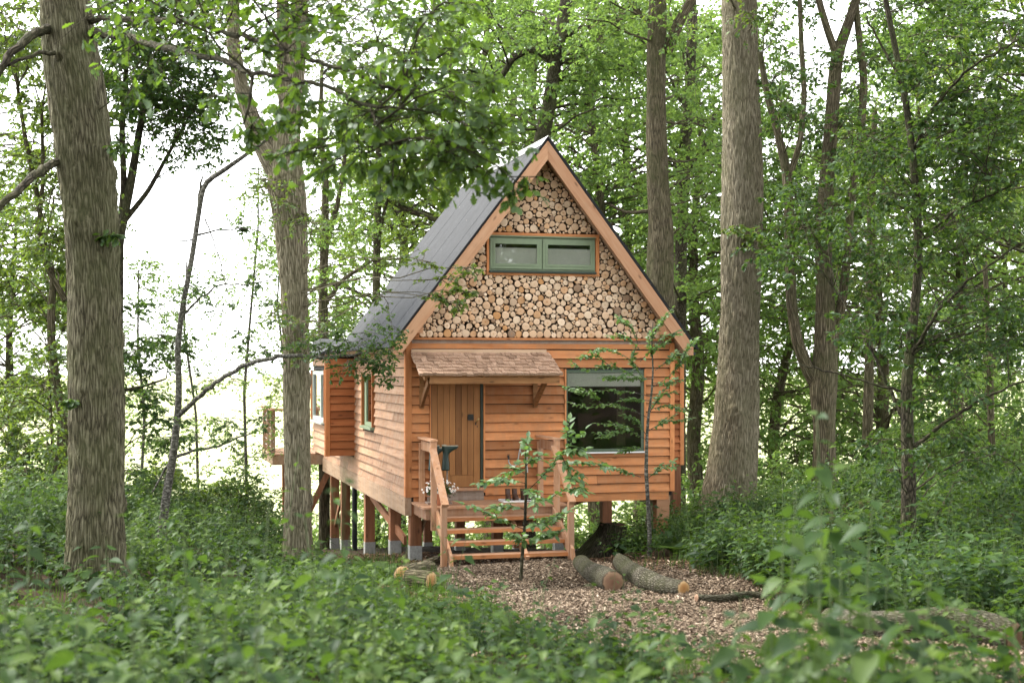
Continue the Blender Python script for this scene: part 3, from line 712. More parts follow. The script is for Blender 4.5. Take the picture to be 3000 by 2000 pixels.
# ---- floor frame, stilts, braces
gz = lambda u, v: float(ground_z(*H2W(u, v, 0)[:2]))
box('skirt_beam', W_beam, -0.045, 0.06, -0.02, 10.45, 0.63, 0.936)
box('beam_end', W_post, 0.062, 0.19, -0.02, 0.03, 0.62, 0.86)
box('skirt_beam', W_beam, FW - 0.10, FW + 0.03, 0.15, 10.4, 0.66, 0.936)
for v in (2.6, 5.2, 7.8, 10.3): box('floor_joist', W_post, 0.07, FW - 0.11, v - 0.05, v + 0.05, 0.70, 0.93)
mb = MB(); mb.box(0.07, FW - 0.11, 0.16, 10.28, 0.935, 0.948); mb.build('floor_deck', W_post, cabin)
def stilt(u, v, s=0.19, shoe=0.26, top=0.628):
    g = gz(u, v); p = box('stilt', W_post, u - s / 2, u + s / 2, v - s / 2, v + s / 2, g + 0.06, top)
    m = MB(); t = 0.006; a = s / 2 + t; h0 = g + 0.03; h1 = g + shoe
    m.box(u - a, u + a, v - a, v - s / 2 - 0.001, h0, h1); m.box(u - a, u + a, v + s / 2 + 0.001, v + a, h0, h1); m.box(u - a, u - s / 2 - 0.001, v - s / 2, v + s / 2, h0, h1); m.box(u - a, u + a, v - a, v + a, h0 - 0.02, h0 - 0.001)
    m.tube([(u, v, g - 0.25), (u, v, h0 - 0.021)], 0.04, 10)
    for k in (-1, 1):
        for q in (0.07, 0.17): m.tube([(u + k * 0.05, v - a, h0 + q), (u + k * 0.05, v - a - 0.012, h0 + q)], 0.012, 6)
    m.build('post_shoe', M_steel, p)
    return p
for v in (0.08, 1.95, 4.75, 8.0, 9.7): stilt(0.14, v)
for v in (3.2, 6.4, 9.8): stilt(2.35, v, top=0.69); stilt(FW - 0.12, v, top=0.655)
p = stilt(FW - 0.16, 0.12, s=0.20, shoe=0.12, top=0.785)
box('post_sleeve', W_barge, FW - 0.275, FW - 0.045, 0.0, 0.017, 0.45, 0.785, p)
stilt(RU - 0.12, RV + 0.10, s=0.18, top=0.975)
# bracing under the floor
beam('brace', W_post, (0.15, 1.0, 0.10), (0.15, 4.6, 0.56), 0.05, 0.15); beam('brace', W_post, (2.3, 0.9, 0.25), (3.5, 3.1, 0.66), 0.05, 0.14)
beam('brace', W_post, (0.14, 9.6, -0.55), (0.14, 8.1, 0.55), 0.05, 0.12); beam('brace', W_beam, (0.30, -0.02, 0.62), (0.25, 0.6, 0.02), 0.04, 0.10)
beam('brace', W_post, (FW - 0.3, 3.2, 0.60), (2.5, 3.3, 0.05), 0.05, 0.12); beam('brace', W_post, (2.0, 0.9, 0.66), (FW - 0.3, 2.8, 0.60), 0.05, 0.16)
m = MB(); g = gz(-0.05, 6.8); m.tube([(0.16, 6.8, 0.66), (0.16, 6.8, 0.3), (0.16, 6.8, g - 0.1)], 0.055, 14)
for q in (0.35, -0.2): m.tube([(0.16, 6.8, q), (0.16, 6.8, q + 0.06)], 0.064, 14)
m.build('drain_pipe', M_pipe, cabin)

# ---- balcony at the back
bal = MB()
bv0, bv1, bu0 = 10.5, 13.2, -1.15
bal.box(bu0, FW, bv0, bv0 + 0.06, 0.78, 1.0); bal.box(bu0 - 0.06, bu0 - 0.001, bv0, bv1, 0.78, 1.0); bal.box(bu0, FW, bv1 - 0.06, bv1, 0.78, 1.0)
bal = bal.build('balcony', W_beam, cabin)
for k in range(18): box('deck_board', W_deck, bu0 + 0.001, FW, bv0 + 0.065 + k * 0.144, bv0 + 0.202 + k * 0.144, 1.002, 1.03, bal)
for u, v in ((bu0 - 0.02, bv0 + 0.3), (bu0 - 0.02, bv0 + 1.3), (bu0 - 0.02, bv0 + 2.4), (bu0 + 0.35, bv0 + 0.08), (bu0 + 1.0, bv0 + 0.08)): box('rail_post', W_beam, u - 0.05, u + 0.05, v - 0.05, v + 0.05, 1.035, 2.05, bal)
box('top_rail', W_rail, bu0 - 0.09, bu0 + 0.04, bv0, bv1, 2.053, 2.10, bal); box('top_rail', W_rail, bu0 + 0.041, 0.0, bv0 + 0.01, bv0 + 0.14, 2.053, 2.10, bal)
for k in range(6):
    m = MB(); z = 1.17 + k * 0.15; m.tube([(bu0 - 0.02, bv0 + 0.1, z), (bu0 - 0.02, bv1 - 0.1, z)], 0.007, 6); m.build('rail_wire', M_steel, bal)
    m = MB(); m.tube([(bu0 + 0.1, bv0 + 0.08, z), (-0.02, bv0 + 0.08, z)], 0.007, 6); m.build('rail_wire', M_steel, bal)
for u, v in ((bu0 + 0.5, bv0 + 0.15), (bu0 + 0.5, bv1 - 0.3), (2.3, bv0 + 0.3)): g = gz(u, v); box('balcony_stilt', W_post, u - 0.09, u + 0.09, v - 0.09, v + 0.09, g - 0.1, 0.778, bal)
beam('balcony_brace', W_post, (bu0 + 0.5, bv0 + 0.15, -1.0), (0.1, bv0 + 0.0, 0.6), 0.06, 0.14, bal)

# ---- entrance deck, steps and handrails
DV = -1.06
dk = MB(); dk.box(0.10, 2.40, -0.06, -0.012, 0.66, 0.825); dk.box(0.10, 2.40, DV + 0.03, DV + 0.075, 0.66, 0.825); dk.box(0.10, 0.15, DV + 0.08, -0.065, 0.66, 0.825); dk.box(2.35, 2.40, DV + 0.08, -0.065, 0.66, 0.825)
deck = dk.build('entrance_deck', W_deck, cabin)
nb = 8; bw = (-DV - 0.01) / nb
for k in range(nb): box('deck_board', W_deck, 0.055 + random.uniform(0, 0.006), 2.445, DV + k * bw + 0.003, DV + (k + 1) * bw - 0.003, 0.828, 0.862 + random.uniform(-0.002, 0.002), deck)
for u in (0.22, 2.255):
    g = gz(u, DV)
    box('newel_post', W_rail, u - 0.046, u + 0.046, DV - 0.03, DV + 0.055 - 0.028, 0.50, 1.90, deck)
    box('newel_post', W_rail, u - 0.04, u + 0.05, -0.115, -0.03, 0.60, 1.83, deck)
    box('handrail', W_rail, u - 0.03, u + 0.02, DV + 0.03, -0.03, 1.745, 1.88, deck) if False else beam('handrail', W_rail, (u, DV + 0.03, 1.80), (u, -0.118, 1.80), 0.04, 0.15, deck)
    box('rail_cap', W_rail, u - 0.06, u + 0.06, DV - 0.04, -0.03, 1.903, 1.935, deck)
    # bottom newel and sloping rail
    g2 = gz(u + 0.22, -1.98)
for u, ul in ((0.22, 0.585), (2.255, 2.36)):
    pass
ST = [(-1.29, 0.715), (-1.51, 0.552), (-1.73, 0.384), (-1.95, 0.208)]
steps = MB()
LO_L, LO_R = 0.585, 2.42
def rail_run(u_top, u_low):
    g = gz(u_low, -1.95)
    box('newel_post', W_rail, u_low - 0.045, u_low + 0.045, -2.02, -1.935, g - 0.05, 0.985, deck)
    beam('sloping_rail', W_rail, (u_top + 0.055, DV + 0.0, 1.80), (u_low + 0.005, -2.06, 0.985), 0.11, 0.045, deck)
rail_run(0.145, 0.183); rail_run(2.155, 2.205)
strm = []
for a in (0.268, 2.20):
    g = gz(a, -2.1)
    m = MB(); m.prism([(0, 0), (1, 0), (1, 1), (0, 1)], 0, 1); 
    b = MB(); x0, x1 = a - 0.022, a + 0.022
    y0, z0_, y1, z1_ = DV - 0.005, 0.82, -2.10, g + 0.02
    b.hexa([(x0, y1 - 0.10, g - 0.03), (x1, y1 - 0.10, g - 0.03), (x1, y0, 0.56), (x0, y0, 0.56), (x0, y1 - 0.02, g + 0.19), (x1, y1 - 0.02, g + 0.19), (x1, y0, 0.824), (x0, y0, 0.824)])
    strm.append(b.build('stringer', W_rail, deck))
b = MB(); a = 1.50; g = gz(a, -2.0); b.beam((a, DV, 0.60), (a, -1.99, g + 0.02), 0.06, 0.12); b.build('stringer', W_rail, deck)
for k, (v, z) in enumerate(ST):
    o = box('tread', W_deck, 0.293, 2.176, v - 0.02, v + 0.235, z - 0.042, z, deck)
    box('tread_nose', W_front, 0.295, 2.174, v - 0.036, v - 0.021, z - 0.058, z - 0.004, o)

# ================================================================== small things on and round the cabin
def loft(mb, rings, cap=True):
    n = len(rings[0]); V = np.vstack(rings); F = []
    for a in range(len(rings) - 1):
        for j in range(n): F.append((a * n + j, a * n + (j + 1) % n, (a + 1) * n + (j + 1) % n, (a + 1) * n + j))
    if cap: F += [tuple(range(n - 1, -1, -1)), tuple((len(rings) - 1) * n + j for j in range(n))]
    mb.add(V, F)
def ring(c, ax, ay, rx, ry, n=16):
    an = np.arange(n) * 2 * np.pi / n
    return np.array(c) + np.outer(np.cos(an) * rx, ax) + np.outer(np.sin(an) * ry, ay)

def rubber_boot(root_loc, yaw, mat, label):
    """wellington hung upside down: opening below, sole uppermost; local z measured from the opening"""
    r = empty('rubber_boot', root_loc, yaw); tag(r, label, 'boot', 'boots upside down on the rack')
    b = MB(); X, Y, Z = np.eye(3)
    rings = [ring((0, 0, 0.0), X, Y, 0.066, 0.058), ring((0, 0, 0.02), X, Y, 0.066, 0.058), ring((0.0, 0, 0.12), X, Y, 0.060, 0.053), ring((0.0, 0, 0.22), X, Y, 0.050, 0.045), ring((0.005, 0, 0.27), X, Y, 0.053, 0.045)]
    rings += [ring((0.03, 0, 0.315), X, Y, 0.085, 0.044), ring((0.065, 0, 0.345), X, Y, 0.125, 0.046), ring((0.075, 0, 0.375), X, Y, 0.138, 0.048), ring((0.075, 0, 0.39), X, Y, 0.136, 0.046)]
    loft(b, rings); b.build('boot_body', mat, r, smooth_=True)
    b = MB(); loft(b, [ring((0.075, 0, 0.3905), X, Y, 0.140, 0.050), ring((0.075, 0, 0.402), X, Y, 0.140, 0.050)]); b.box(-0.06, 0.005, -0.036, 0.036, 0.4025, 0.418); b.build('sole', M_sole, r)
    return r
dz = 0.865
bw_ = H2W(0.47, -0.55, 0)
rack = empty('boot_rack', (*H2W(0.42, -0.50, 0)[:2], dz), YAW); tag(rack, 'wooden boot rack with upright pegs standing by the door', 'rack')
m = MB(); m.box(-0.2, 0.2, -0.12, 0.12, 0.0, 0.03); m.build('rack_base', W_grey, rack)
for x in (-0.13, 0.14):
    m = MB(); m.tube([(x, 0, 0.03), (x, 0, 0.90)], 0.014, 8); m.build('peg', W_grey, rack)
rubber_boot((*H2W(0.535, -0.50, 0)[:2], 1.405), YAW + 0.05, M_boot, 'dark green rubber boot upside down on rack, toe beyond the rail post')
rubber_boot((*H2W(0.33, -0.40, 0)[:2], 1.40), YAW + 0.8, M_bootteal, 'teal ribbed rubber boot upside down behind the porch handrail')
rubber_boot((*H2W(0.40, -0.25, 0)[:2], 1.36), YAW + 0.5, M_boot, 'dark green rubber boot upside down between its two neighbours')

# daisies in a terracotta pot
pot = empty('potted_daisies', (*H2W(0.385, -0.72, 0)[:2], dz), YAW); tag(pot, 'white daisies in a terracotta pot on the entrance deck', 'plant pot')
b = MB(); X, Y, Z = np.eye(3)
loft(b, [ring((0, 0, 0.0), X, Y, 0.082, 0.082, 24), ring((0, 0, 0.15), X, Y, 0.118, 0.118, 24), ring((0, 0, 0.151), X, Y, 0.13, 0.13, 24), ring((0, 0, 0.20), X, Y, 0.135, 0.135, 24), ring((0, 0, 0.20), X, Y, 0.115, 0.115, 24), ring((0, 0, 0.17), X, Y, 0.11, 0.11, 24)])
b.build('pot', M_terra, pot); b = MB(); loft(b, [ring((0, 0, 0.165), X, Y, 0.109, 0.109, 20), ring((0, 0, 0.172), X, Y, 0.1, 0.1, 20)]); b.build('soil', M_soil, pot)

# ------------------------------------------------------------------ leaves
T_DIAMOND = (np.array([(0, 0, 0), (0.45, 0.30, 0.06), (1, 0, -0.06), (0.45, -0.30, 0.06)]), [np.array([(0, 1, 2), (0, 2, 3)])])
def leaf_outline(xs, ys, fold=0.12, droop=0.12):
    n = len(xs); mid = [(x, 0, -droop * x * x) for x in xs]
    L = [(x, y, fold * y * 2 - droop * x * x) for x, y in zip(xs, ys)]; Rr = [(x, -y, fold * y * 2 - droop * x * x) for x, y in zip(xs, ys)]
    V = np.array(mid + L + Rr); T = []; 
    for i in range(n - 1):
        T += [(i, n + i + 1, n + i), (i, i + 1, n + i + 1), (i, 2 * n + i, 2 * n + i + 1), (i, 2 * n + i + 1, i + 1)]
    A = np.array(T)
    keep = []
    for t in A:
        p = V[t]; keep.append(np.linalg.norm(np.cross(p[1] - p[0], p[2] - p[0])) > 1e-6)
    return V, [A[np.array(keep)]]
T_OVATE = leaf_outline([0, 0.15, 0.45, 0.78, 1.0], [0.0, 0.22, 0.27, 0.14, 0.0])
T_OAK = leaf_outline([0, 0.14, 0.24, 0.36, 0.46, 0.60, 0.70, 0.85, 1.0], [0.02, 0.10, 0.07, 0.22, 0.13, 0.31, 0.20, 0.22, 0.03], fold=0.08, droop=0.18)
T_NETLOW = leaf_outline([0, 0.38, 1.0], [0.0, 0.33, 0.0], fold=0.10, droop=0.25)
T_NETTLE = leaf_outline([0, 0.10, 0.35, 0.70, 1.0], [0.0, 0.25, 0.29, 0.16, 0.0], fold=0.10, droop=0.25)
T_SMALL = (np.array([(0, 0, 0), (0.5, 0.27, 0.05), (1, 0, -0.1), (0.5, -0.27, 0.05)]), [np.array([(0, 1, 2, 3)])])

def leaf_batch(pos, dirs, nor, size, tmpl, tint):
    V0, F0 = tmpl; k = len(V0); n = len(pos)
    dirs = nrm(dirs); side = nrm(np.cross(nor, dirs)); up = np.cross(dirs, side)
    V = pos[:, None] + size[:, None, None] * (V0[None, :, :1] * dirs[:, None] + V0[None, :, 1:2] * side[:, None] + V0[None, :, 2:3] * up[:, None])
    Fs = [(f[None] + (np.arange(n) * k)[:, None, None]).reshape(-1, f.shape[1]) for f in F0]
    return V.reshape(-1, 3), Fs, np.repeat(tint, k)

class Leaves:
    def __init__(s): s.V, s.F, s.T, s.n = [], {}, [], 0
    def add(s, pos, dirs, nor, size, tmpl, tint):
        if len(pos) == 0: return
        V, Fs, T = leaf_batch(np.asarray(pos), np.asarray(dirs), np.asarray(nor), np.asarray(size), tmpl, np.asarray(tint))
        for f in Fs: s.F.setdefault(f.shape[1], []).append(f + s.n)
        s.V.append(V); s.T.append(T); s.n += len(V)
    def mesh(s, name): return np_mesh(name, np.vstack(s.V), [np.vstack(f) for f in s.F.values()], {'tint': np.concatenate(s.T)})
    def build(s, name, mat, parent=None): return link(name, s.mesh(name), mat, parent)

class Wood:
    def __init__(s): s.V, s.F, s.B, s.n = [], [], [], 0
    def batch(s, Pt, Rd, n=5):
        V, F, B = tube_batch(np.asarray(Pt, float), np.asarray(Rd, float), n); s.V.append(V); s.F.append(F + s.n); s.B.append(B); s.n += len(V)
    def trunk(s, pts4, step=0.12, n=28, lump=0.05, seed=0, flare=0.0, furrow=0.0, knots=()):
        """pts4 rows x,y,z,radius; uneven round bole with buttresses"""
        q = resample(pts4, step); V, F, B = tube_batch(q[None, :, :3], q[None, :, 3], n)
        m = len(q); rr = np.random.default_rng(seed); an = np.tile(np.arange(n) * 2 * np.pi / n, m); L = np.repeat(np.arange(m) * step, n)
        k = np.zeros(m * n)
        for a in range(7):
            k += lump / 2.2 * np.sin(rr.integers(1, 6) * an + rr.uniform(0.2, 2.5) * L + rr.uniform(0, 6))
        if flare: k += flare * np.exp(-L / 0.35) * (0.6 + 0.5 * np.sin(5 * an + 1.0) + 0.3 * np.sin(3 * an))
        if furrow:                                           # interlacing bark ridges
            k0 = max(9, int(round(2 * np.pi * q[len(q) // 3, 3] / 0.075)))
            wp = np.zeros(m * n); w2 = np.zeros(m * n)
            for a in range(9):
                kk = rr.integers(1, 14); fs = rr.uniform(2.0, 14.0); wp += np.sin(kk * an + fs * L + rr.uniform(0, 6)) * rr.uniform(0.4, 1.0) * (5.0 / fs) ** 0.5
                w2 += np.sin(rr.integers(2, 26) * an + rr.uniform(8, 40) * L + rr.uniform(0, 6)) * 0.33
            ridge = np.abs(np.sin(k0 * an / 2 + 0.75 * wp)) ** 0.6 * (0.75 + 0.25 * np.sin(9 * L + 2.0 * wp)) + 0.16 * w2
            k += 1.2 * furrow * (ridge - 0.6) / np.repeat(q[:, 3], n)
        for (ka, ks, kr, kh) in knots:
            da = np.angle(np.exp(1j * (an - ka))) * np.repeat(q[:, 3], n); k += kh / np.repeat(q[:, 3], n) * np.exp(-(da ** 2 + (L - ks) ** 2) / (kr * kr)) * (1 - 1.3 * np.exp(-(da ** 2 + (L - ks) ** 2) / (0.12 * kr * kr)))
        c = np.repeat(q[:, :3], n, axis=0); V = c + (V - c) * (1 + k)[:, None]
        s.V.append(V); s.F.append(F + s.n); s.B.append(B); s.n += len(V)
    def build(s, name, mat, parent=None): return link(name, np_mesh(name, np.vstack(s.V), [np.vstack(s.F)], {'bc': np.vstack(s.B)}, smooth_=True), mat, parent)

def rand_unit(r, n):
    return nrm(r.normal(size=(n, 3)))

def twigs(r, start, dirs, length, npts=4, wander=0.18, droop=0.10):
    """curved twigs -> (n,npts,3)"""
    n = len(start); d = nrm(dirs); out = [start]; p = start
    for k in range(npts - 1):
        d = nrm(d + r.normal(size=(n, 3)) * wander + np.array([0, 0, -droop]))
        p = p + d * (length / (npts - 1))[:, None]; out.append(p)
    return np.stack(out, 1)

def along(poly, t):
    n, m, _ = poly.shape; x = np.clip(t, 0, 0.9999) * (m - 1); i = x.astype(int); f = (x - i)[:, None]; ar = np.arange(n)
    a, b = poly[ar, i], poly[ar, i + 1]
    return a + (b - a) * f, nrm(b - a)

def foliage(r, W, Lv, C, Rad, A, ntw, nleaf, lsize, tmpl, fine=True, flat=0.45, limb_r=0.03, tip_r=0.004, tint_mid=0.45, sub=3, limb_sides=6, fill=1.0):
    """limbs from attach points A to blob centres C, twigs in each blob, leaves on the twigs"""
    C = np.asarray(C, float); A = np.asarray(A, float); Rad = np.asarray(Rad, float); n = len(C)
    m = 7; t = np.linspace(0, 1, m)[None, :, None]
    dist = np.linalg.norm(C - A, axis=1)
    bow = np.zeros((n, 1, 3)); bow[:, 0, 2] = dist * r.uniform(0.02, 0.16, n); side = r.normal(size=(n, 1, 3)) * dist[:, None, None] * 0.05
    limb = A[:, None] + (C - A)[:, None] * t + (bow + side) * 4 * t * (1 - t) + r.normal(size=(n, m, 3)) * (dist * 0.012)[:, None, None] * (t > 0) * (t < 1)
    lr = limb_r * np.sqrt(np.maximum(dist, 0.3) / 2.0)
    W.batch(limb, lr[:, None] * np.linspace(1, 0.35, m)[None], limb_sides)
    idx = np.repeat(np.arange(n), ntw); N_ = len(idx)
    st, tg = along(limb[idx], 1 - r.uniform(0, 1, N_) ** 1.5 * np.minimum(0.55, Rad[idx] / np.maximum(dist[idx], 0.1)))
    u = rand_unit(r, N_); u[:, 2] *= flat; u = nrm(u + 0.35 * tg)
    ln = Rad[idx] * r.uniform(0.55, 1.15, N_)
    tw = twigs(r, st, u, ln, 5)
    W.batch(tw[:, ::2], np.broadcast_to(np.linspace(1.0, 0.35, 3), (N_, 3)) * (tip_r * 2.0), 3)
    i2 = np.repeat(np.arange(N_), sub); n2 = len(i2)
    s2, t2 = along(tw[i2], r.uniform(0.25, 1.0, n2)); u2 = rand_unit(r, n2); u2[:, 2] *= flat * 0.7; u2 = nrm(u2 + 0.5 * t2)
    sb = twigs(r, s2, u2, ln[i2] * r.uniform(0.25, 0.5, n2), 4)
    if fine: W.batch(sb[:, ::3], np.broadcast_to(np.linspace(1.0, 0.4, 2), (n2, 2)) * tip_r, 3)
    for poly, cnt in ((sb, nleaf), (tw, max(1, nleaf // 2))):
        i3 = np.repeat(np.arange(len(poly)), cnt); n3 = len(i3)
        if fill < 1: keep = r.uniform(size=n3) < fill; i3 = i3[keep]; n3 = len(i3)
        p3, t3 = along(poly[i3], r.uniform(0.15, 1.0, n3) ** 0.8)
        h = rand_unit(r, n3); h[:, 2] *= 0.35
        d3 = nrm(0.6 * t3 + 0.9 * h + np.array([0, 0, -0.22])); nn = nrm(np.array([0, 0, 1.0]) + r.normal(size=(n3, 3)) * 0.55)
        ph = r.uniform(0, 1, n)                                                        # tone per bough
        bi = idx[i2[i3]] if poly is sb else idx[i3]
        tint = np.clip(tint_mid + (ph[bi] - 0.5) * 0.35 + r.normal(size=n3) * 0.17, 0, 1)
        Lv.add(p3, d3, nn, lsize * r.uniform(0.6, 1.25, n3), tmpl, tint)

def skeleton_attach(sk, C, drop=0.45):
    """nearest skeleton point to a spot a little below each centre"""
    sk = np.vstack(sk); out = []
    for c in np.asarray(C):
        d = np.linalg.norm(sk[:, :3] - c, axis=1) + 2.0 * np.maximum(0, sk[:, 2] - c[2] + 0.2)
        out.append(sk[np.argmin(d + np.random.default_rng(int(abs(c[0] * 1000)) % 9999).uniform(0, 0.8, len(sk)))][:3])
    return np.array(out)

def base_drop(p):                # a trunk's foot goes to the ground
    q = np.array(p); q[2] = float(ground_z(q[0], q[1])) - 0.15; return q

def tree(name, label, cat, trunks, d, bark_, leaf_, blobs=(), boughs=(), leaf_kw=None, seed=0, group=None, n=28, lump=0.05, flare=0.25, foot=True, step=0.12, furrow=0.0, knots=(), limb_bark=None):
    """trunks: list of lists of (x, y, width) in 2352-view coordinates, first is the bole from its foot upwards; d distance.
       an entry may carry a 4th value, its own distance.  blobs: (x, y, d, radius m)."""
    r = np.random.default_rng(seed + 100); Wd = Wood(); sk = []
    first = None
    for k, tr in enumerate(trunks):
        rows = []
        for e in tr:
            dd = e[3] if len(e) > 3 else d
            p = D(e[0], e[1], dd); rows.append([*p, e[2] * 1.27551 / FPX * dd / 2])
        if k == 0:
            if foot:
                f = base_drop(rows[0][:3]); 
                if f[2] < rows[0][2] - 0.02: rows.insert(0, [f[0], f[1], f[2], rows[0][3] * 1.08])
            first = np.array(rows[0][:3])
        rows = np.array(rows)
        if k == 0: Wd.trunk(rows, step, n, lump, seed + k, flare, furrow, knots)
        else: Wd.trunk(rows, max(0.06, step), max(8, n // 2), lump * 0.8, seed + k, 0, furrow * 0.6)
        sk.append(resample(rows, 0.25))
    Wl = Wood() if limb_bark else Wd
    for b in boughs:                                                     # thinner limbs, same format
        rows = np.array([[*D(e[0], e[1], e[3] if len(e) > 3 else d), e[2] * 1.27551 / FPX * (e[3] if len(e) > 3 else d) / 2] for e in b])
        q = resample(rows, 0.08); q[1:-1, :3] += r.normal(size=(len(q) - 2, 3)) * 0.008
        Wl.batch(q[None, :, :3], q[None, :, 3], 8); sk.append(q[::2])
    root = empty(name, tuple(base_drop(first) + np.array([0, 0, 0.15])) if foot else tuple(first)); tag(root, label, cat, group)
    Lv = Leaves()
    kw = dict(ntw=9, nleaf=9, lsize=0.08, tmpl=T_DIAMOND, fine=d < 30); kw.update(leaf_kw or {})
    if len(blobs):
        C = np.array([D(b[0], b[1], b[2]) for b in blobs]); Rad = np.array([b[3] for b in blobs])
        foliage(r, Wl, Lv, C, Rad, skeleton_attach(sk, C), **kw)
    t_ = Wd.build('trunk', bark_, root); t_.matrix_parent_inverse = Matrix.Translation(-Vector(root.location))
    if limb_bark:
        l_ = Wl.build('limbs', limb_bark, root); l_.matrix_parent_inverse = Matrix.Translation(-Vector(root.location))
    if Lv.n:
        c_ = Lv.build('crown', leaf_, root); c_.matrix_parent_inverse = Matrix.Translation(-Vector(root.location))
    return root

def blob_field(r, x0, x1, y0, y1, d0, d1, rad, n):
    q = [(r.uniform(x0, x1), r.uniform(y0, y1), r.uniform(d0, d1), rad * r.uniform(0.75, 1.25)) for _ in range(n)]
    return [b for b in q if not (1755 < b[0] < 1975 and b[1] > 600 and b[2] < 28)]      # the fork of the right-hand tree stands in the clear
rb = np.random.default_rng(31)

# ================================================================== TREES
KN = [(np.random.default_rng(5).uniform(0, 6.28) + q * 2.1, 1.1 + q * 0.62, 0.075 + 0.02 * (q % 3), 0.05) for q in range(14)]
# the thick oak with limbs sweeping across the top of the view
bl = []
for (x, y, d_, rr) in ((330, 20, 13.5, .6), (420, 45, 13, .6), (520, 20, 12.5, .6), (600, 60, 12, .6), (690, 20, 11.6, .6), (770, 60, 11.3, .6), (850, 30, 11, .6), (930, 70, 10.8, .6), (1000, 30, 10.6, .55), (1040, 110, 10.6, .5),
                       (640, 130, 11.6, .45), (740, 170, 11.2, .45), (830, 150, 11, .5), (900, 200, 10.8, .5), (980, 170, 10.6, .5), (1050, 220, 10.5, .45), (800, 260, 11, .42), (880, 290, 10.8, .45), (960, 270, 10.6, .45), (1030, 300, 10.5, .45), (1090, 270, 10.4, .4),
                       (760, 380, 11, .35), (840, 360, 10.8, .4), (930, 370, 10.6, .4), (1010, 380, 10.5, .4), (1080, 350, 10.4, .42), (1130, 400, 10.4, .3), (1150, 330, 10.4, .3), (1200, 430, 10.35, .22), (900, 410, 10.6, .25),
                       (480, 220, 12, .3), (620, 260, 11.6, .28), (580, 300, 11.8, .25), (680, 240, 11.4, .3), (470, 100, 12.4, .4), (560, 110, 12, .4), (250, 60, 14.5, .5), (300, 110, 14, .35), (700, 330, 11.2, .28), (1110, 190, 10.5, .35)):
    bl.append((x, y, d_, rr))
bl += blob_field(rb, 250, 1100, -180, -10, 11, 13, 0.7, 26) + blob_field(rb, 640, 1130, 0, 380, 10.4, 11.6, 0.40, 12) + [(290, 330, 15.6, .16), (255, 540, 15.7, .10), (300, 210, 15.6, .14), (160, 920, 15.6, .08)]
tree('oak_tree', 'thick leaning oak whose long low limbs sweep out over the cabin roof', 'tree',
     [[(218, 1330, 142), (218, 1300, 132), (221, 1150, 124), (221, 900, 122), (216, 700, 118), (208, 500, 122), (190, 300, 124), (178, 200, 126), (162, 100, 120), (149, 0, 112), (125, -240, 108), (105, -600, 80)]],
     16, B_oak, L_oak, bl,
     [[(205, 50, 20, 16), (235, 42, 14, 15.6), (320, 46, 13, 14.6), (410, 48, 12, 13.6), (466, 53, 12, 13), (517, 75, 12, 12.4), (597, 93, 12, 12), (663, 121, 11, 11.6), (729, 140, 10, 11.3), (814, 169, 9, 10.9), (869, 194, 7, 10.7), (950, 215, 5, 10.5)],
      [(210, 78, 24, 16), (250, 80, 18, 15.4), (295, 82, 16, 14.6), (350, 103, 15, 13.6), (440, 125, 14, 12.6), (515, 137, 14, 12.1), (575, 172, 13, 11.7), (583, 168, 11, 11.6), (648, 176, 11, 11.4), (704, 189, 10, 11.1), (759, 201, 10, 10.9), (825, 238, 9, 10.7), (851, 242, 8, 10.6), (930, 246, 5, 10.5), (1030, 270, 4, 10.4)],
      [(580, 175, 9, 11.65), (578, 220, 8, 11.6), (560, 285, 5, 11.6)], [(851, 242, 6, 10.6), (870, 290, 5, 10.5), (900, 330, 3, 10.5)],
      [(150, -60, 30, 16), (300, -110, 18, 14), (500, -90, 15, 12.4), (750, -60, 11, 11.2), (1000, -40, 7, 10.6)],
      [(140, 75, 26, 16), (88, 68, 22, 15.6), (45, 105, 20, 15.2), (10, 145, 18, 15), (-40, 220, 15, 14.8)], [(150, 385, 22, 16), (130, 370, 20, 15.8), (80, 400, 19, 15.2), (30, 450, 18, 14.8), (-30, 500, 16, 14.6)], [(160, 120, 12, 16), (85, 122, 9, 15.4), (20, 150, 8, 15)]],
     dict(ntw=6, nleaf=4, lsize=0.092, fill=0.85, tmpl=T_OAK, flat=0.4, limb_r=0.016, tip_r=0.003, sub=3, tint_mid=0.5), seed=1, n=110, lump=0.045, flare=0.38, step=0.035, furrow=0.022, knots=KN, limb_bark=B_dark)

# twiggy oak standing before the balcony
bl = blob_field(rb, 540, 720, 330, 520, 21, 22.5, 0.5, 9) + blob_field(rb, 480, 900, -140, 160, 20, 24, 1.0, 20) + blob_field(rb, 600, 760, 720, 800, 20.5, 22, 0.45, 4) + [(980, 600, 21.3, .32), (1040, 640, 21.3, .28), (1085, 615, 21.3, .22), (1010, 680, 21.3, .24), (1060, 700, 21.3, .2), (930, 590, 21.4, .28), (880, 680, 21.4, .24), (1075, 670, 21.3, .16)]
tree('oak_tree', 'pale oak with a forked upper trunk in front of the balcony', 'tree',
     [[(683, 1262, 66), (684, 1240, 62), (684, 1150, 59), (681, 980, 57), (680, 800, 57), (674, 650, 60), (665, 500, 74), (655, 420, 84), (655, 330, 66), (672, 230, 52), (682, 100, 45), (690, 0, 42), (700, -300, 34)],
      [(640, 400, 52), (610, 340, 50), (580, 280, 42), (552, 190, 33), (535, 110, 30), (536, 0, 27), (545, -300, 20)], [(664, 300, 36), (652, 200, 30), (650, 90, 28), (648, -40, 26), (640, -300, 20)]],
     22, B_oak2, L_mid, bl, [], dict(ntw=8, nleaf=6, lsize=0.07, sub=3, fill=0.8, limb_r=0.011), seed=2, n=72, lump=0.05, flare=0.3, step=0.045, furrow=0.016, knots=KN)

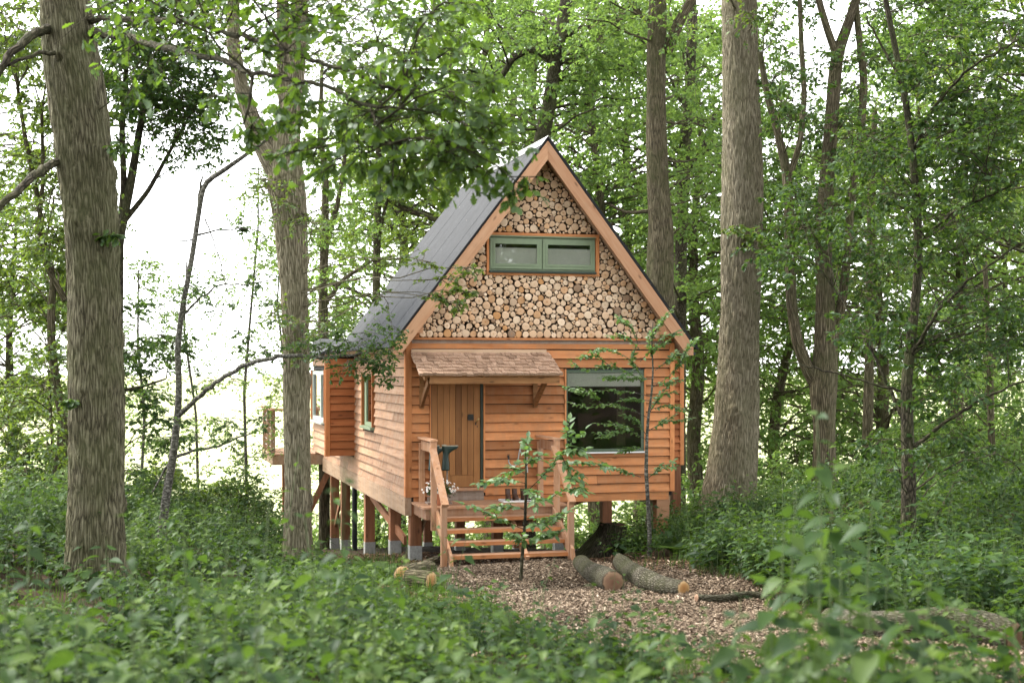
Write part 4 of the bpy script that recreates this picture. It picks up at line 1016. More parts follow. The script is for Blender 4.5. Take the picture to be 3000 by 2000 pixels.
# thin grey half-bare tree
bl = [(x, y, d_, rr) for x, y, d_, rr in ((770, 770, 19, .5), (830, 790, 19, .5), (880, 800, 19, .42), (800, 840, 19, .36), (860, 850, 19, .32), (700, 780, 19.2, .45), (740, 800, 19, .4), (480, 660, 20, .45), (430, 650, 20.2, .4), (500, 700, 20, .35), (640, 700, 19.3, .4), (620, 800, 19.4, .3), (900, 740, 19, .25), (550, 520, 20, .22), (520, 960, 19.6, .35), (600, 960, 19.3, .3), (450, 1000, 20, .35), (470, 870, 20, .3), (790, 745, 19, .36), (840, 765, 19, .36), (890, 780, 19, .34), (760, 790, 19, .3), (830, 825, 19, .3), (880, 840, 19, .26), (900, 870, 19, .2), (350, 900, 20.3, .3), (540, 1020, 19.6, .3), (330, 700, 20.4, .3), (600, 640, 19.6, .25), (560, 760, 19.6, .3))]
tree('grey_tree', 'slim grey tree, half bare, one bough arching towards the cabin eave', 'tree',
     [[(372, 1235, 22), (380, 1150, 20), (397, 1050, 18), (408, 950, 16), (411, 880, 14), (407, 800, 13), (420, 700, 12), (440, 600, 12), (455, 500, 12), (465, 430, 13), (472, 412, 13), (500, 402, 13), (540, 372, 11), (580, 345, 9), (620, 315, 7), (650, 292, 5)]],
     20, B_grey, L_deep, bl,
     [[(412, 952, 13, 20), (450, 915, 11, 19.8), (500, 875, 10, 19.6), (560, 838, 10, 19.4), (620, 822, 10, 19.2), (680, 815, 9, 19.1), (740, 822, 8, 19), (810, 815, 6, 19), (880, 800, 3, 19)],
      [(402, 1050, 8), (440, 1035, 6), (500, 1025, 5), (560, 1000, 4), (600, 985, 2)], [(405, 1040, 7), (370, 1090, 5), (350, 1130, 3)], [(458, 480, 10), (456, 440, 8), (466, 405, 4)],
      [(420, 720, 6), (470, 680, 5), (500, 650, 4), (560, 655, 3), (640, 640, 2)], [(452, 540, 6), (490, 530, 4), (560, 525, 3), (610, 535, 2)], [(470, 500, 4), (495, 560, 3), (510, 620, 3), (525, 680, 2)], [(452, 545, 4), (420, 560, 3), (340, 530, 2)]],
     dict(ntw=8, nleaf=6, lsize=0.055, sub=3, limb_r=0.010, tip_r=0.002, flat=0.5, tint_mid=0.4), seed=3, n=16, lump=0.06, flare=0.1)

# big oak right of the cabin
bl = blob_field(rb, 1500, 1950, -260, -60, 25, 30, 1.3, 14) + [(1720, 30, 26.5, .4), (1690, 520, 27.3, .3), (1740, 540, 27.3, .3)]
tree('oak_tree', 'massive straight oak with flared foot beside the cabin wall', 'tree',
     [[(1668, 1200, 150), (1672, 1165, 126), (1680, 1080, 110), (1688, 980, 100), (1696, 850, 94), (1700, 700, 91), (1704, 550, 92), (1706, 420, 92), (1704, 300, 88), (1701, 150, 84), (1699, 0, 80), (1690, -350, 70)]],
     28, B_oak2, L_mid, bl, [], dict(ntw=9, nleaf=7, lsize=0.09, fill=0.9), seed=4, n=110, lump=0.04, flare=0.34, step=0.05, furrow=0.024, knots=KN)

# oak behind the ridge
bl = blob_field(rb, 1340, 1660, -150, 120, 31, 36, 1.2, 20) + blob_field(rb, 1540, 1680, 150, 560, 33, 36, 0.9, 12)
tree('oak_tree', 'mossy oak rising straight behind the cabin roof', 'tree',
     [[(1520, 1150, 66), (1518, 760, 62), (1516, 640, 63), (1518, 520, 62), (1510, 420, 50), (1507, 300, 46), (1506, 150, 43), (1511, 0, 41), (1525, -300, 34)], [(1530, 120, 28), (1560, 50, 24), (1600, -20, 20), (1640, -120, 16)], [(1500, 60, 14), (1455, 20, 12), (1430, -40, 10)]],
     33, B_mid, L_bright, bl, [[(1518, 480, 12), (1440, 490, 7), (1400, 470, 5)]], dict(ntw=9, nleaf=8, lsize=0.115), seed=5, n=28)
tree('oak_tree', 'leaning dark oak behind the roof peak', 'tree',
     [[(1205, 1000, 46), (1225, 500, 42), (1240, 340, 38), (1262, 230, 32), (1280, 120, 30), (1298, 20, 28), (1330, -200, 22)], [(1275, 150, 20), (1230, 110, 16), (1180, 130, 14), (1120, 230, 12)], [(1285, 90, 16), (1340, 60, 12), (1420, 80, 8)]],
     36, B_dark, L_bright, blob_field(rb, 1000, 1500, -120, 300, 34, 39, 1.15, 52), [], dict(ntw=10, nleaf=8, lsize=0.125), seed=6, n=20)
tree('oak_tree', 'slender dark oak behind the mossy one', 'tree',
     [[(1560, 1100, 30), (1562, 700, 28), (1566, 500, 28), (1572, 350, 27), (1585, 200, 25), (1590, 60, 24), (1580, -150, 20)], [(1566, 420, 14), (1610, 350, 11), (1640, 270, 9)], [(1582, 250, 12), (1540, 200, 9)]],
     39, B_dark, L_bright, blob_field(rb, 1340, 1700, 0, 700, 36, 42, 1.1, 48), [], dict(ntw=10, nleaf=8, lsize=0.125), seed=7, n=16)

# forked tree on the right
tree('forked_tree', 'mossy tree forking low into two bare upright limbs', 'tree',
     [[(1894, 1165, 58), (1893, 1050, 52), (1892, 960, 52), (1890, 890, 62), (1897, 820, 52), (1896, 700, 44), (1891, 560, 38), (1898, 420, 34), (1910, 280, 31), (1918, 170, 30), (1925, 120, 28), (1950, 50, 22), (1985, -60, 16)],
      [(1880, 890, 36), (1852, 840, 30), (1830, 780, 25), (1818, 700, 24), (1813, 600, 24), (1812, 480, 23), (1806, 390, 22), (1788, 310, 18), (1762, 220, 15), (1745, 120, 12)],
      [(1812, 410, 16), (1838, 330, 14), (1848, 220, 13), (1840, 100, 12), (1835, -60, 10)], [(1922, 130, 20), (1900, 70, 17), (1880, 0, 15), (1870, -100, 12)],
      [(1900, 820, 26), (1930, 720, 22), (1945, 600, 20), (1955, 450, 18), (1980, 300, 17), (1985, 180, 17), (1970, 60, 14), (1960, -80, 12)]],
     27, B_mid, L_deep, blob_field(rb, 1750, 2080, 100, 760, 25, 29, 0.75, 46) + blob_field(rb, 1740, 2100, -160, 120, 25, 30, 1.0, 12), [],
     dict(ntw=9, nleaf=8, lsize=0.09, limb_r=0.016, fill=0.9), seed=8, n=26, lump=0.07)

# dark leafy tree nearer on the right
bl = blob_field(rb, 1800, 2380, 260, 800, 16.5, 20, 0.62, 66) + blob_field(rb, 1980, 2380, 800, 1120, 16.5, 20, 0.55, 14) + blob_field(rb, 2060, 2420, -40, 420, 16.5, 20, 0.62, 44) + blob_field(rb, 1750, 1990, 480, 860, 18, 20, 0.5, 12)
tree('maple_tree', 'dark slim maple with wide spreading leafy boughs above the bramble bank', 'tree',
     [[(2086, 1270, 36), (2087, 1180, 34), (2088, 1080, 31), (2084, 980, 27), (2081, 880, 24), (2094, 760, 22), (2109, 620, 20), (2107, 470, 18), (2092, 320, 16), (2076, 210, 14), (2058, 120, 13), (2030, -20, 11), (2010, -200, 8)]],
     18, B_dark, L_deep, bl,
     [[(2086, 1040, 12), (2130, 1000, 10, 17.8), (2200, 950, 8, 17.4), (2290, 900, 6, 17), (2380, 860, 4, 16.8)], [(2086, 990, 10), (2030, 860, 8, 18.2), (1980, 760, 6, 18.4), (1900, 640, 4, 18.8)], [(2090, 820, 10), (2150, 720, 8, 17.6), (2230, 640, 6, 17.2), (2340, 560, 4, 17)],
      [(2095, 350, 9), (2140, 250, 7, 17.8), (2220, 160, 6, 17.5), (2340, 90, 4, 17.3)], [(2078, 220, 8), (2040, 130, 6), (1990, 40, 4)], [(2105, 560, 8), (2200, 480, 6, 17.4), (2340, 420, 4, 17)], [(2080, 900, 7), (2000, 880, 5, 18), (1900, 850, 4, 18.2), (1800, 830, 2, 18.4)]],
     dict(ntw=9, nleaf=7, lsize=0.082, tmpl=T_DIAMOND, flat=0.35, limb_r=0.012, tip_r=0.0025, tint_mid=0.35), seed=9, n=20, lump=0.07)

# left edge trees
tree('field_maple', 'slim dark tree with upcurved stems left of the thick oak', 'tree',
     [[(112, 1200, 26), (125, 1120, 24), (142, 1040, 26), (146, 960, 22), (128, 880, 20), (118, 790, 20), (118, 700, 18), (124, 640, 14), (100, 560, 12), (88, 460, 11), (60, 330, 10), (40, 200, 8)], [(150, 690, 16), (110, 620, 14), (90, 520, 12), (100, 400, 10), (95, 250, 8)], [(122, 1040, 9), (116, 950, 8), (112, 850, 6)]],
     25, B_mid, L_mid, blob_field(rb, -40, 200, -60, 560, 23, 27, 0.8, 50) + blob_field(rb, -20, 180, 560, 1120, 23, 27, 0.62, 34), [], dict(ntw=9, nleaf=8, lsize=0.095, limb_r=0.014), seed=10, n=16)
tree('field_maple', 'many-stemmed dark maple behind the thick oak trunk', 'tree',
     [[(262, 1150, 30), (268, 800, 26), (272, 560, 24), (300, 420, 20), (320, 300, 16), (340, 180, 12), (350, 40, 9)], [(272, 560, 18), (285, 430, 16), (280, 300, 14), (290, 150, 11), (300, 0, 8)], [(275, 520, 14), (340, 440, 11), (400, 330, 8), (450, 240, 5)], [(262, 900, 10), (320, 890, 7), (380, 870, 4)]],
     27, B_dark, L_deep, blob_field(rb, 220, 500, -60, 330, 25, 29, 0.8, 84) + blob_field(rb, 285, 400, 700, 1100, 25, 28, 0.5, 14), [], dict(ntw=9, nleaf=8, lsize=0.095, limb_r=0.014), seed=11, n=16)
# thin stems between the oaks and the cabin
tree('young_tree', 'thin twin-stemmed tree behind the cabin eave', 'tree',
     [[(745, 1100, 26), (744, 850, 24), (742, 680, 23), (745, 560, 20), (748, 420, 16), (735, 300, 12), (740, 150, 9)], [(745, 580, 14), (775, 470, 12), (790, 380, 9), (800, 280, 6)]],
     34, B_mid, L_bright, blob_field(rb, 690, 860, 380, 760, 32, 36, 0.6, 24) + blob_field(rb, 640, 880, 60, 360, 32, 36, 0.8, 18), [[(745, 700, 12), (790, 640, 10), (850, 600, 7), (900, 590, 4)]], dict(ntw=8, nleaf=6, lsize=0.085, limb_r=0.012, tint_mid=0.55), seed=12, n=14)
tree('young_tree', 'straight thin tree seen past the roof slope', 'tree',
     [[(862, 1100, 20), (864, 700, 18), (866, 520, 17), (868, 420, 15), (872, 250, 11), (880, 100, 8)], [(866, 560, 9), (884, 480, 8), (905, 400, 5)], [(868, 440, 16), (930, 480, 14), (985, 500, 12), (1040, 520, 9)]],
     38, B_dark, L_mid, blob_field(rb, 760, 1080, 230, 600, 36, 40, 0.8, 34), [], dict(ntw=9, nleaf=8, lsize=0.11, limb_r=0.014), seed=13, n=14)
# right background stems
tree('young_tree', 'slender straight tree among the far brambles beyond the maple', 'tree',
     [[(2282, 1180, 20), (2280, 1080, 18), (2276, 960, 16), (2272, 800, 14), (2262, 600, 11)]], 30, B_mid, L_bright, blob_field(rb, 2150, 2380, 650, 1050, 28, 33, 0.8, 22), [], dict(ntw=8, nleaf=6, lsize=0.09, limb_r=0.012), seed=14, n=14)
tree('young_tree', 'slender straight tree between the forked tree and the maple', 'tree',
     [[(1990, 1150, 26), (1992, 1000, 24), (1996, 850, 22), (1998, 650, 20), (2000, 450, 16), (2010, 250, 12)]], 36, B_mid, L_mid, blob_field(rb, 1900, 2100, 200, 900, 34, 38, 0.9, 26), [], dict(ntw=8, nleaf=6, lsize=0.095, limb_r=0.012), seed=15, n=14)

for q, (lab, tr, d_, bl_) in enumerate([
    ('sparse sunlit birch in the gap between thick oak and balcony oak', [[(560, 1120, 12), (566, 900, 11), (575, 700, 9), (590, 520, 7), (600, 380, 5)]], 33, blob_field(rb, 500, 650, 360, 1050, 31, 35, 0.55, 40)),
    ('second sunlit birch leaning behind the grey tree', [[(455, 1130, 11), (445, 950, 10), (430, 760, 8), (425, 600, 6)]], 36, blob_field(rb, 360, 520, 620, 1080, 34, 38, 0.6, 32)),
    ('pale young tree close behind the thick oak', [[(330, 1130, 12), (325, 950, 11), (318, 800, 9), (322, 620, 6)]], 32, blob_field(rb, 285, 400, 560, 1100, 30, 34, 0.55, 30)),
    ('sunlit young tree just beyond the balcony rail', [[(660, 1150, 12), (655, 900, 11), (640, 700, 8), (650, 540, 5)]], 40, blob_field(rb, 570, 720, 480, 1150, 37, 42, 0.6, 36))]):
    tree('young_birch', lab, 'tree', [[(x + 7 * math.sin(y * 0.013 + q), y, w_ * 0.62) for x, y, w_ in tr[0]]], d_, B_grey, L_bright, bl_, [], dict(ntw=7, nleaf=6, lsize=0.075, limb_r=0.008, fill=0.9, tint_mid=0.55), seed=40 + q, n=10)

# ------------------------------------------------------------------ forest behind, five builds reused
def far_tree(seed, H, spread, leafmat, barkm, nb, lsize, low=0.42):
    r = np.random.default_rng(seed); Wd = Wood(); Lv = Leaves()
    pts = [[0, 0, -1.0, 0.26]]; x = y = 0
    for k in range(1, 9):
        x += r.normal() * 0.12; y += r.normal() * 0.12; pts.append([x, y, H * k / 9, 0.24 * (1 - k / 10)])
    Wd.trunk(np.array(pts), 0.3, 14, 0.06, seed); sk = [resample(np.array(pts), 0.3)]
    C = []; Rd = []
    for k in range(nb):
        z = H * r.uniform(low, 1.02); a = r.uniform(0, 6.28); w_ = spread * math.sin(min(1, (z / H - low + 0.25) / (1.2 - low)) * 3.0) ** 0.6 * math.sqrt(r.uniform(0.1, 1)) if z < H else spread * 0.3
        C.append((w_ * math.cos(a), w_ * math.sin(a), z)); Rd.append(r.uniform(0.7, 1.15))
    foliage(r, Wd, Lv, C, Rd, skeleton_attach(sk, C), 8, 7, lsize, T_SMALL, fine=False, limb_r=0.03, tint_mid=0.5, limb_sides=4, flat=0.55)
    root = empty('woodland_tree', (0, 0, 0))
    Wd.build('trunk', barkm, root); Lv.build('crown', leafmat, root)
    return root
def copy_thing(o, loc, rz, sc):
    c = o.copy(); col.objects.link(c)
    for ch in o.children: k = ch.copy(); col.objects.link(k); k.parent = c
    c.location = loc; c.rotation_euler = (0, 0, rz); c.scale = (sc, sc, sc); return c
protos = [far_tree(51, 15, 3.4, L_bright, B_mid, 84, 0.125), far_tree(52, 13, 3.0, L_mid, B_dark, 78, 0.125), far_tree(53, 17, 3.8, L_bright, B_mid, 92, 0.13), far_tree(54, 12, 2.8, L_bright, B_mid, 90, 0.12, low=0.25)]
names_ = ['tall', 'broad', 'lofty', 'low-branched']
rf = np.random.default_rng(77)
spots = []
# x in view px, distance, build, scale
for px_, d_, b_, s_ in ((30, 40, 1, .85), (-60, 34, 0, .8), (150, 48, 0, .8), (900, 44, 1, 1.0), (1010, 50, 2, 1.0), (1130, 46, 0, 1.05), (1250, 54, 2, 1.1), (1370, 45, 0, 1.0), (1470, 52, 2, 1.05), (1600, 47, 0, 1.0), (1690, 56, 2, 1.1), (1790, 48, 3, 0.95), (1900, 54, 0, 1.05), (2000, 46, 3, 1.0), (2090, 56, 2, 1.1), (2190, 44, 0, 0.95), (2290, 50, 3, 1.0), (2400, 42, 2, 1.0), (2480, 34, 1, 0.9), (830, 58, 3, .8), (1180, 62, 3, 1.1), (1540, 64, 1, 1.2), (2240, 60, 3, 1.2), (780, 50, 3, 0.62)):
    spots.append((px_, d_, b_, s_ * (1.42 if px_ > 860 else 1.1)))
FAR_LABELS = ['backlit tree filling the gap between thick oak and its own low bough', 'backlit tree beyond the bough left bare on the thick oak', 'small backlit tree directly behind the thick oak trunk',
  'mid green woodland tree behind the middle of the roof slope', 'bright tall tree just outside the roof slope top', 'bright tree whose crown fills the space over the ridge back', 'far bright tree behind the leaning dark oak', 'bright tree between roof peak and mossy oak',
  'far bright tree behind the mossy oak', 'bright tree between the slender dark oak and the massive oak', 'far bright tree hidden partly by the massive oak', 'low-branched bright tree between massive oak and forked tree', 'bright tall tree behind the forked tree', 'low-branched bright tree behind the maple',
  'far lofty tree between forked tree and maple crown', 'bright tree showing through the maple boughs', 'bright green tree beyond the maple on the bank side', 'lofty tree beyond the outermost maple boughs', 'mid green tree past the ends of the maple boughs', 'small far tree at the meadow edge beside the balcony oak',
  'farthest low-branched tree over the roof ridge', 'farthest mid green tree behind slender dark oak', 'farthest low-branched tree behind the maple', 'little low-branched tree in the gap beside the roof eave']
for k, (px_, d_, b_, s_) in enumerate(spots):
    x = (px_ * 1.27551 - CX) / FPX * d_; z = float(ground_z(x, d_))
    used = getattr(protos[b_], 'get')('placed')
    o = copy_thing(protos[b_], (x, d_, z - 0.2), rf.uniform(0, 6.28), s_) if used else protos[b_]
    if not used: o.location = (x, d_, z - 0.2); o.scale = (s_,) * 3; protos[b_]['placed'] = 1
    lab = FAR_LABELS[k]
    tag(o, lab, 'tree', 'woodland trees on the slope behind')
# unseen trees continue the wood round the clearing, added to cut low sky light
for k in range(22):
    a = math.radians(-178 + (k % 22) * 8.4 + rf.uniform(-3, 3)); q = rf.uniform(12, 18) if k < 22 else rf.uniform(20, 30); x, y = q * math.cos(a) * 1.25, q * math.sin(a) + 3.0
    if y > -4 and abs(x) < 9: continue
    if y > 0 and abs(x) < 0.40 * y + 5: continue
    o = copy_thing(protos[(0, 1, 3, 1)[k % 4]], (x, y, float(ground_z(x, max(y, -4))) - 0.2), rf.uniform(0, 6.28), rf.uniform(1.0, 1.25) if k < 22 else rf.uniform(1.5, 1.8))
    tag(o, 'unseen woodland tree added to shade the clearing before the cabin', 'tree', 'unseen woodland trees added to shade the clearing')
for o in list(scene.objects):
    if 'placed' in o: del o['placed']

# leafy shrubs that close the view below the crowns
def shrub(seed, leafmat, Rr=1.3, nb=26, lsize=0.10):
    r = np.random.default_rng(seed); Wd = Wood(); Lv = Leaves(); C = []; Rd = []
    for k in range(nb):
        a = r.uniform(0, 6.28); q = math.sqrt(r.uniform(0, 1)) * Rr; C.append((q * math.cos(a), q * math.sin(a), r.uniform(0.25, 1.0) * 1.9 * math.sqrt(max(0.1, 1 - (q / Rr) ** 2 * 0.7)))); Rd.append(r.uniform(0.35, 0.6))
    A = np.array([(r.normal() * 0.12, r.normal() * 0.12, -0.15) for _ in C])
    foliage(r, Wd, Lv, C, Rd, A, 8, 6, lsize, T_SMALL, fine=False, limb_r=0.014, tip_r=0.003, tint_mid=0.5, limb_sides=4, flat=0.6)
    root = empty('shrub', (0, 0, 0)); Wd.build('stems', B_mid, root); Lv.build('foliage', leafmat, root); return root
sp_ = [shrub(61, L_bright), shrub(62, L_mid), shrub(63, L_deep, 1.0, 22, 0.085)]
used = [0, 0, 0]; sk_ = -1
SHRUB_LABELS = ['mid green shrub below the tree at the wood edge', 'sunlit shrub behind the slim upcurved tree', 'small shrub right behind the thick oak', 'dark shrub by the foot of the slim upcurved tree', 'small dark shrub beside the grey tree foot', 'small shrub on the brow of the meadow slope', 'dark shrub between grey tree and balcony oak', 'smallest dark shrub by the balcony oak foot',
  'sunlit shrub under the balcony corner', 'sunlit shrub behind the rear stilts', 'big sunlit shrub behind the drain pipe', 'sunlit shrub behind the foremost stilts', 'sunlit shrub seen under the steps', 'sunlit shrub seen under the floor by the stump', 'bright shrub behind the cabin corner post', 'bright shrub behind the massive oak foot', 'bright shrub just beyond the massive oak', 'bright shrub seen through the fork of the mossy tree', 'big bright shrub behind the forked tree', 'bright shrub between forked tree and maple',
  'big bright shrub behind the maple trunk', 'bright shrub just past the maple', 'big bright shrub under the slender straight tree', 'bright shrub under the ends of the maple boughs', 'bright rounded shrub close behind the maple trunk', 'bright rounded shrub past the maple foot', 'bright low shrub between massive oak and forked tree', 'bright far shrub below the balcony', 'far bright thicket behind the massive oak', 'far bright thicket behind the forked tree', 'far bright thicket behind the maple', 'far bright thicket past the maple boughs']
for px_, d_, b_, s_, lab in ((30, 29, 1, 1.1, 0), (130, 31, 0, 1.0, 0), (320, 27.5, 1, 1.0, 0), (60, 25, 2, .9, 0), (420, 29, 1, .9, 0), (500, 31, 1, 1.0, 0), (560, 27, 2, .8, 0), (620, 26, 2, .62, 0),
                            (780, 40, 0, 1.3, 1), (860, 37, 0, 1.2, 1), (950, 42, 0, 1.5, 1), (1050, 39, 0, 1.3, 1), (1300, 40, 0, 1.4, 1), (1420, 38, 0, 1.3, 1), (1560, 37, 0, 1.4, 2), (1640, 41, 0, 1.6, 2), (1760, 36, 0, 1.3, 2), (1830, 40, 0, 1.2, 2), (1960, 42, 0, 1.8, 2), (2030, 34, 0, 1.2, 2), (2110, 34, 0, 1.5, 2), (2200, 33, 0, 1.2, 2), (2270, 33, 0, 1.5, 2), (2340, 30, 0, 1.1, 2), (2150, 30, 0, 1.0, 2), (2240, 36, 0, 1.3, 2), (1780, 38, 0, 1.2, 2), (700, 44, 0, 1.2, 1), (1700, 46, 0, 2.0, 2), (1870, 47, 0, 2.2, 2), (2060, 48, 0, 2.2, 2), (2300, 46, 0, 2.2, 2)):
    x = (px_ * 1.27551 - CX) / FPX * d_; z = float(ground_z(x, d_))
    if used[b_]: o = copy_thing(sp_[b_], (x, d_, z - 0.05), rf.uniform(0, 6.28), s_)
    else: o = sp_[b_]; o.location = (x, d_, z - 0.05); o.scale = (s_,) * 3; used[b_] = 1
    sk_ += 1
    tag(o, SHRUB_LABELS[sk_], 'shrub', ('shrubs at the wood edge', 'shrubs behind the stilts', 'shrubs beyond the bank')[lab])

# ================================================================== saplings in front of the cabin: every leaf its own piece
def leaf_mesh(name, tmpl, mat, tint):
    V, F = tmpl; me = np_mesh(name, V, F, {'tint': np.full(len(V), tint)}); me.materials.append(mat); me.shade_smooth(); return me
LM_sap = [leaf_mesh('leaf', T_OVATE, L_sap, t_) for t_ in (0.15, 0.4, 0.6, 0.9)]
LM_net = [leaf_mesh('leaf', T_NETTLE, L_nettle, t_) for t_ in (0.1, 0.3, 0.5, 0.75)]
def place_leaf(parent, meshes, pos, d, nor, size, r):
    d = Vector(d).normalized(); s_ = Vector(nor).cross(d).normalized(); u = d.cross(s_)
    o = bpy.data.objects.new('leaf', meshes[int(r.integers(len(meshes)))]); col.objects.link(o); o.parent = parent
    o.matrix_local = Matrix.Translation(Vector(pos)) @ Matrix((d, s_, u)).transposed().to_4x4() @ Matrix.Scale(size, 4)
def sapling(name, label, stem, d, branches, leaf_n, lsize, seed, bark_, meshes, cat='sapling', tip_n=0):
    r = np.random.default_rng(seed)
    rows = np.array([[*D(e[0], e[1], d), e[2] * 1.27551 / FPX * d / 2] for e in stem])
    f = base_drop(rows[0][:3]); 
    if f[2] < rows[0][2]: rows = np.vstack([[*f, rows[0, 3] * 1.1], rows])
    base = f + np.array([0, 0, 0.15]); root = empty(name, tuple(base)); tag(root, label, cat)
    Wd = Wood(); q = resample(rows, 0.05); q[:, :3] -= base; Wd.batch(q[None, :, :3], q[None, :, 3], 8)
    runs = [np.array([D(e[0], e[1], e[2] if len(e) > 2 else d) for e in b]) - base for b in branches]
    for pr in list(runs):
        qq = resample(pr, 0.05)
        for k in range(tip_n):
            i = int(r.uniform(0.25, 0.95) * (len(qq) - 2)); tg = nrm(qq[i + 1] - qq[i]); s_ = nrm(np.cross(tg, (0, 0, 1))) * (1 if k % 2 else -1); dd = nrm(0.7 * tg + s_ * r.uniform(0.5, 1.0) + np.array([0, 0, r.uniform(-0.15, 0.35)])); L = r.uniform(0.12, 0.28)
            runs.append(np.array([qq[i], qq[i] + dd * L * 0.5 + np.array([0, 0, 0.01]), qq[i] + dd * L]))
    for pr in runs:
        rad = np.linspace(0.006, 0.002, len(pr)) if lsize < 0.2 else None
        q = resample(np.hstack([pr, rad[:, None]]), 0.04); Wd.batch(q[None, :, :3], q[None, :, 3], 5)
        n = len(q); L = np.linalg.norm(q[-1, :3] - q[0, :3]); cnt = max(3, int(leaf_n * L))
        for k in range(cnt):
            i = int((0.18 + 0.82 * (k + r.uniform(0, 0.6)) / cnt) * (n - 1)); i = min(i, n - 2); tg = nrm(q[i + 1, :3] - q[i, :3])
            sd = nrm(np.cross(tg, (0, 0, 1))) * (1 if k % 2 else -1)
            dd = nrm(0.5 * tg + 0.8 * sd + np.array([0, 0, r.uniform(-0.55, 0.15)]) + r.normal(size=3) * 0.25)
            place_leaf(root, meshes, q[i, :3], dd, np.array([0, -0.25, 1.0]) + r.normal(size=3) * 0.35, lsize * r.uniform(0.65, 1.2), r)
        place_leaf(root, meshes, q[-1, :3], nrm(q[-1, :3] - q[-3, :3]), (0, -0.2, 1), lsize, r)
    Wd.build('stem', bark_, root)
    return root
sapling('sapling', 'young sapling with broad leaves growing from the wood chips before the steps',
        [(1194, 1375, 9), (1196, 1330, 8), (1200, 1270, 8), (1206, 1200, 7), (1208, 1120, 6), (1208, 1060, 4), (1206, 1040, 3)], 19.0,
        [[(1206, 1235), (1230, 1240, 18.8), (1265, 1225, 18.6)], [(1206, 1250), (1190, 1235, 18.8), (1165, 1222, 18.6)], [(1205, 1215), (1150, 1195, 18.8), (1110, 1175, 18.7), (1060, 1155, 18.6)], [(1207, 1190), (1240, 1190, 19.2), (1280, 1185, 19.3), (1310, 1170, 19.3)], [(1207, 1170), (1170, 1160, 19.2), (1130, 1165, 19.3)],
         [(1208, 1130), (1250, 1090, 19), (1290, 1040, 18.9), (1330, 1000, 18.8), (1345, 985, 18.8)], [(1270, 1065, 19), (1320, 1060, 19), (1380, 1065, 19), (1400, 1072, 19)], [(1290, 1040, 18.9), (1320, 1030, 18.8), (1350, 1045, 18.8)], [(1208, 1110), (1170, 1100, 18.8), (1130, 1105, 18.7), (1095, 1110, 18.6)], [(1208, 1090), (1190, 1075, 19.1), (1150, 1090, 19.2)], [(1208, 1070), (1225, 1050, 19), (1250, 1060, 19)], [(1207, 1150), (1255, 1150, 18.7), (1300, 1120, 18.6), (1350, 1130, 18.6)],
         [(1207, 1200), (1255, 1205, 18.7), (1275, 1230, 18.6)], [(1207, 1055), (1206, 1040), (1212, 1020)], [(1310, 1020, 18.9), (1300, 1000, 18.9), (1310, 985, 18.9)], [(1208, 1120), (1222, 1135, 18.6), (1240, 1150, 18.5)], [(1290, 1045, 18.9), (1310, 1090, 18.8), (1330, 1110, 18.7)]],
        36, 0.115, 201, B_dark, LM_sap, tip_n=3)
br = []
for y0, pts in ((920, [(1540, 905), (1580, 880), (1620, 860)]), (985, [(1540, 985), (1590, 970)])): pass
br = [[(1486, 1010), (1450, 990), (1410, 975), (1370, 972)], [(1488, 990), (1520, 970), (1560, 965), (1590, 960)], [(1490, 960), (1440, 935), (1400, 930), (1350, 935), (1310, 925)], [(1492, 940), (1530, 930), (1575, 945)], [(1494, 910), (1450, 900), (1400, 895), (1345, 900), (1290, 885)], [(1496, 890), (1530, 870), (1560, 840), (1575, 820)],
      [(1478, 880), (1440, 850), (1400, 840), (1350, 850), (1310, 838)], [(1474, 850), (1440, 820), (1400, 800), (1350, 808)], [(1470, 830), (1500, 800), (1530, 790)], [(1498, 870), (1470, 870), (1430, 870)], [(1505, 850), (1530, 830), (1560, 815)], [(1500, 830), (1490, 790), (1500, 760)], [(1496, 800), (1530, 770), (1565, 765)], [(1468, 800), (1440, 775), (1400, 770)],
      [(1472, 1095), (1440, 1085), (1400, 1072), (1375, 1075)], [(1487, 1100), (1510, 1078), (1550, 1070)], [(1484, 1030), (1450, 1030), (1420, 1040)], [(1466, 790), (1450, 750), (1420, 730)], [(1498, 780), (1515, 740), (1540, 720)], [(1486, 1000), (1455, 960), (1430, 955)], [(1490, 950), (1520, 905), (1555, 900)], [(1478, 870), (1450, 830), (1460, 800)], [(1380, 925), (1360, 905), (1330, 905)], [(1400, 840), (1370, 815), (1330, 820)],
      [(1440, 985), (1405, 1000), (1375, 1005)], [(1560, 840), (1580, 800), (1600, 780)], [(1490, 920), (1455, 915), (1425, 920)], [(1500, 880), (1540, 880), (1570, 870)], [(1470, 845), (1420, 870), (1380, 868)]]
sapling('sapling', 'slender young beech with fine layered leaves in front of the large window',
        [(1492, 1225, 10), (1488, 1150, 9), (1484, 1080, 9), (1486, 1000, 7), (1490, 950, 6), (1497, 900, 5), (1500, 850, 4), (1497, 790, 3), (1500, 740, 2)], 22.0,
        br, 48, 0.08, 202, B_grey, LM_sap, tip_n=5)
o = None
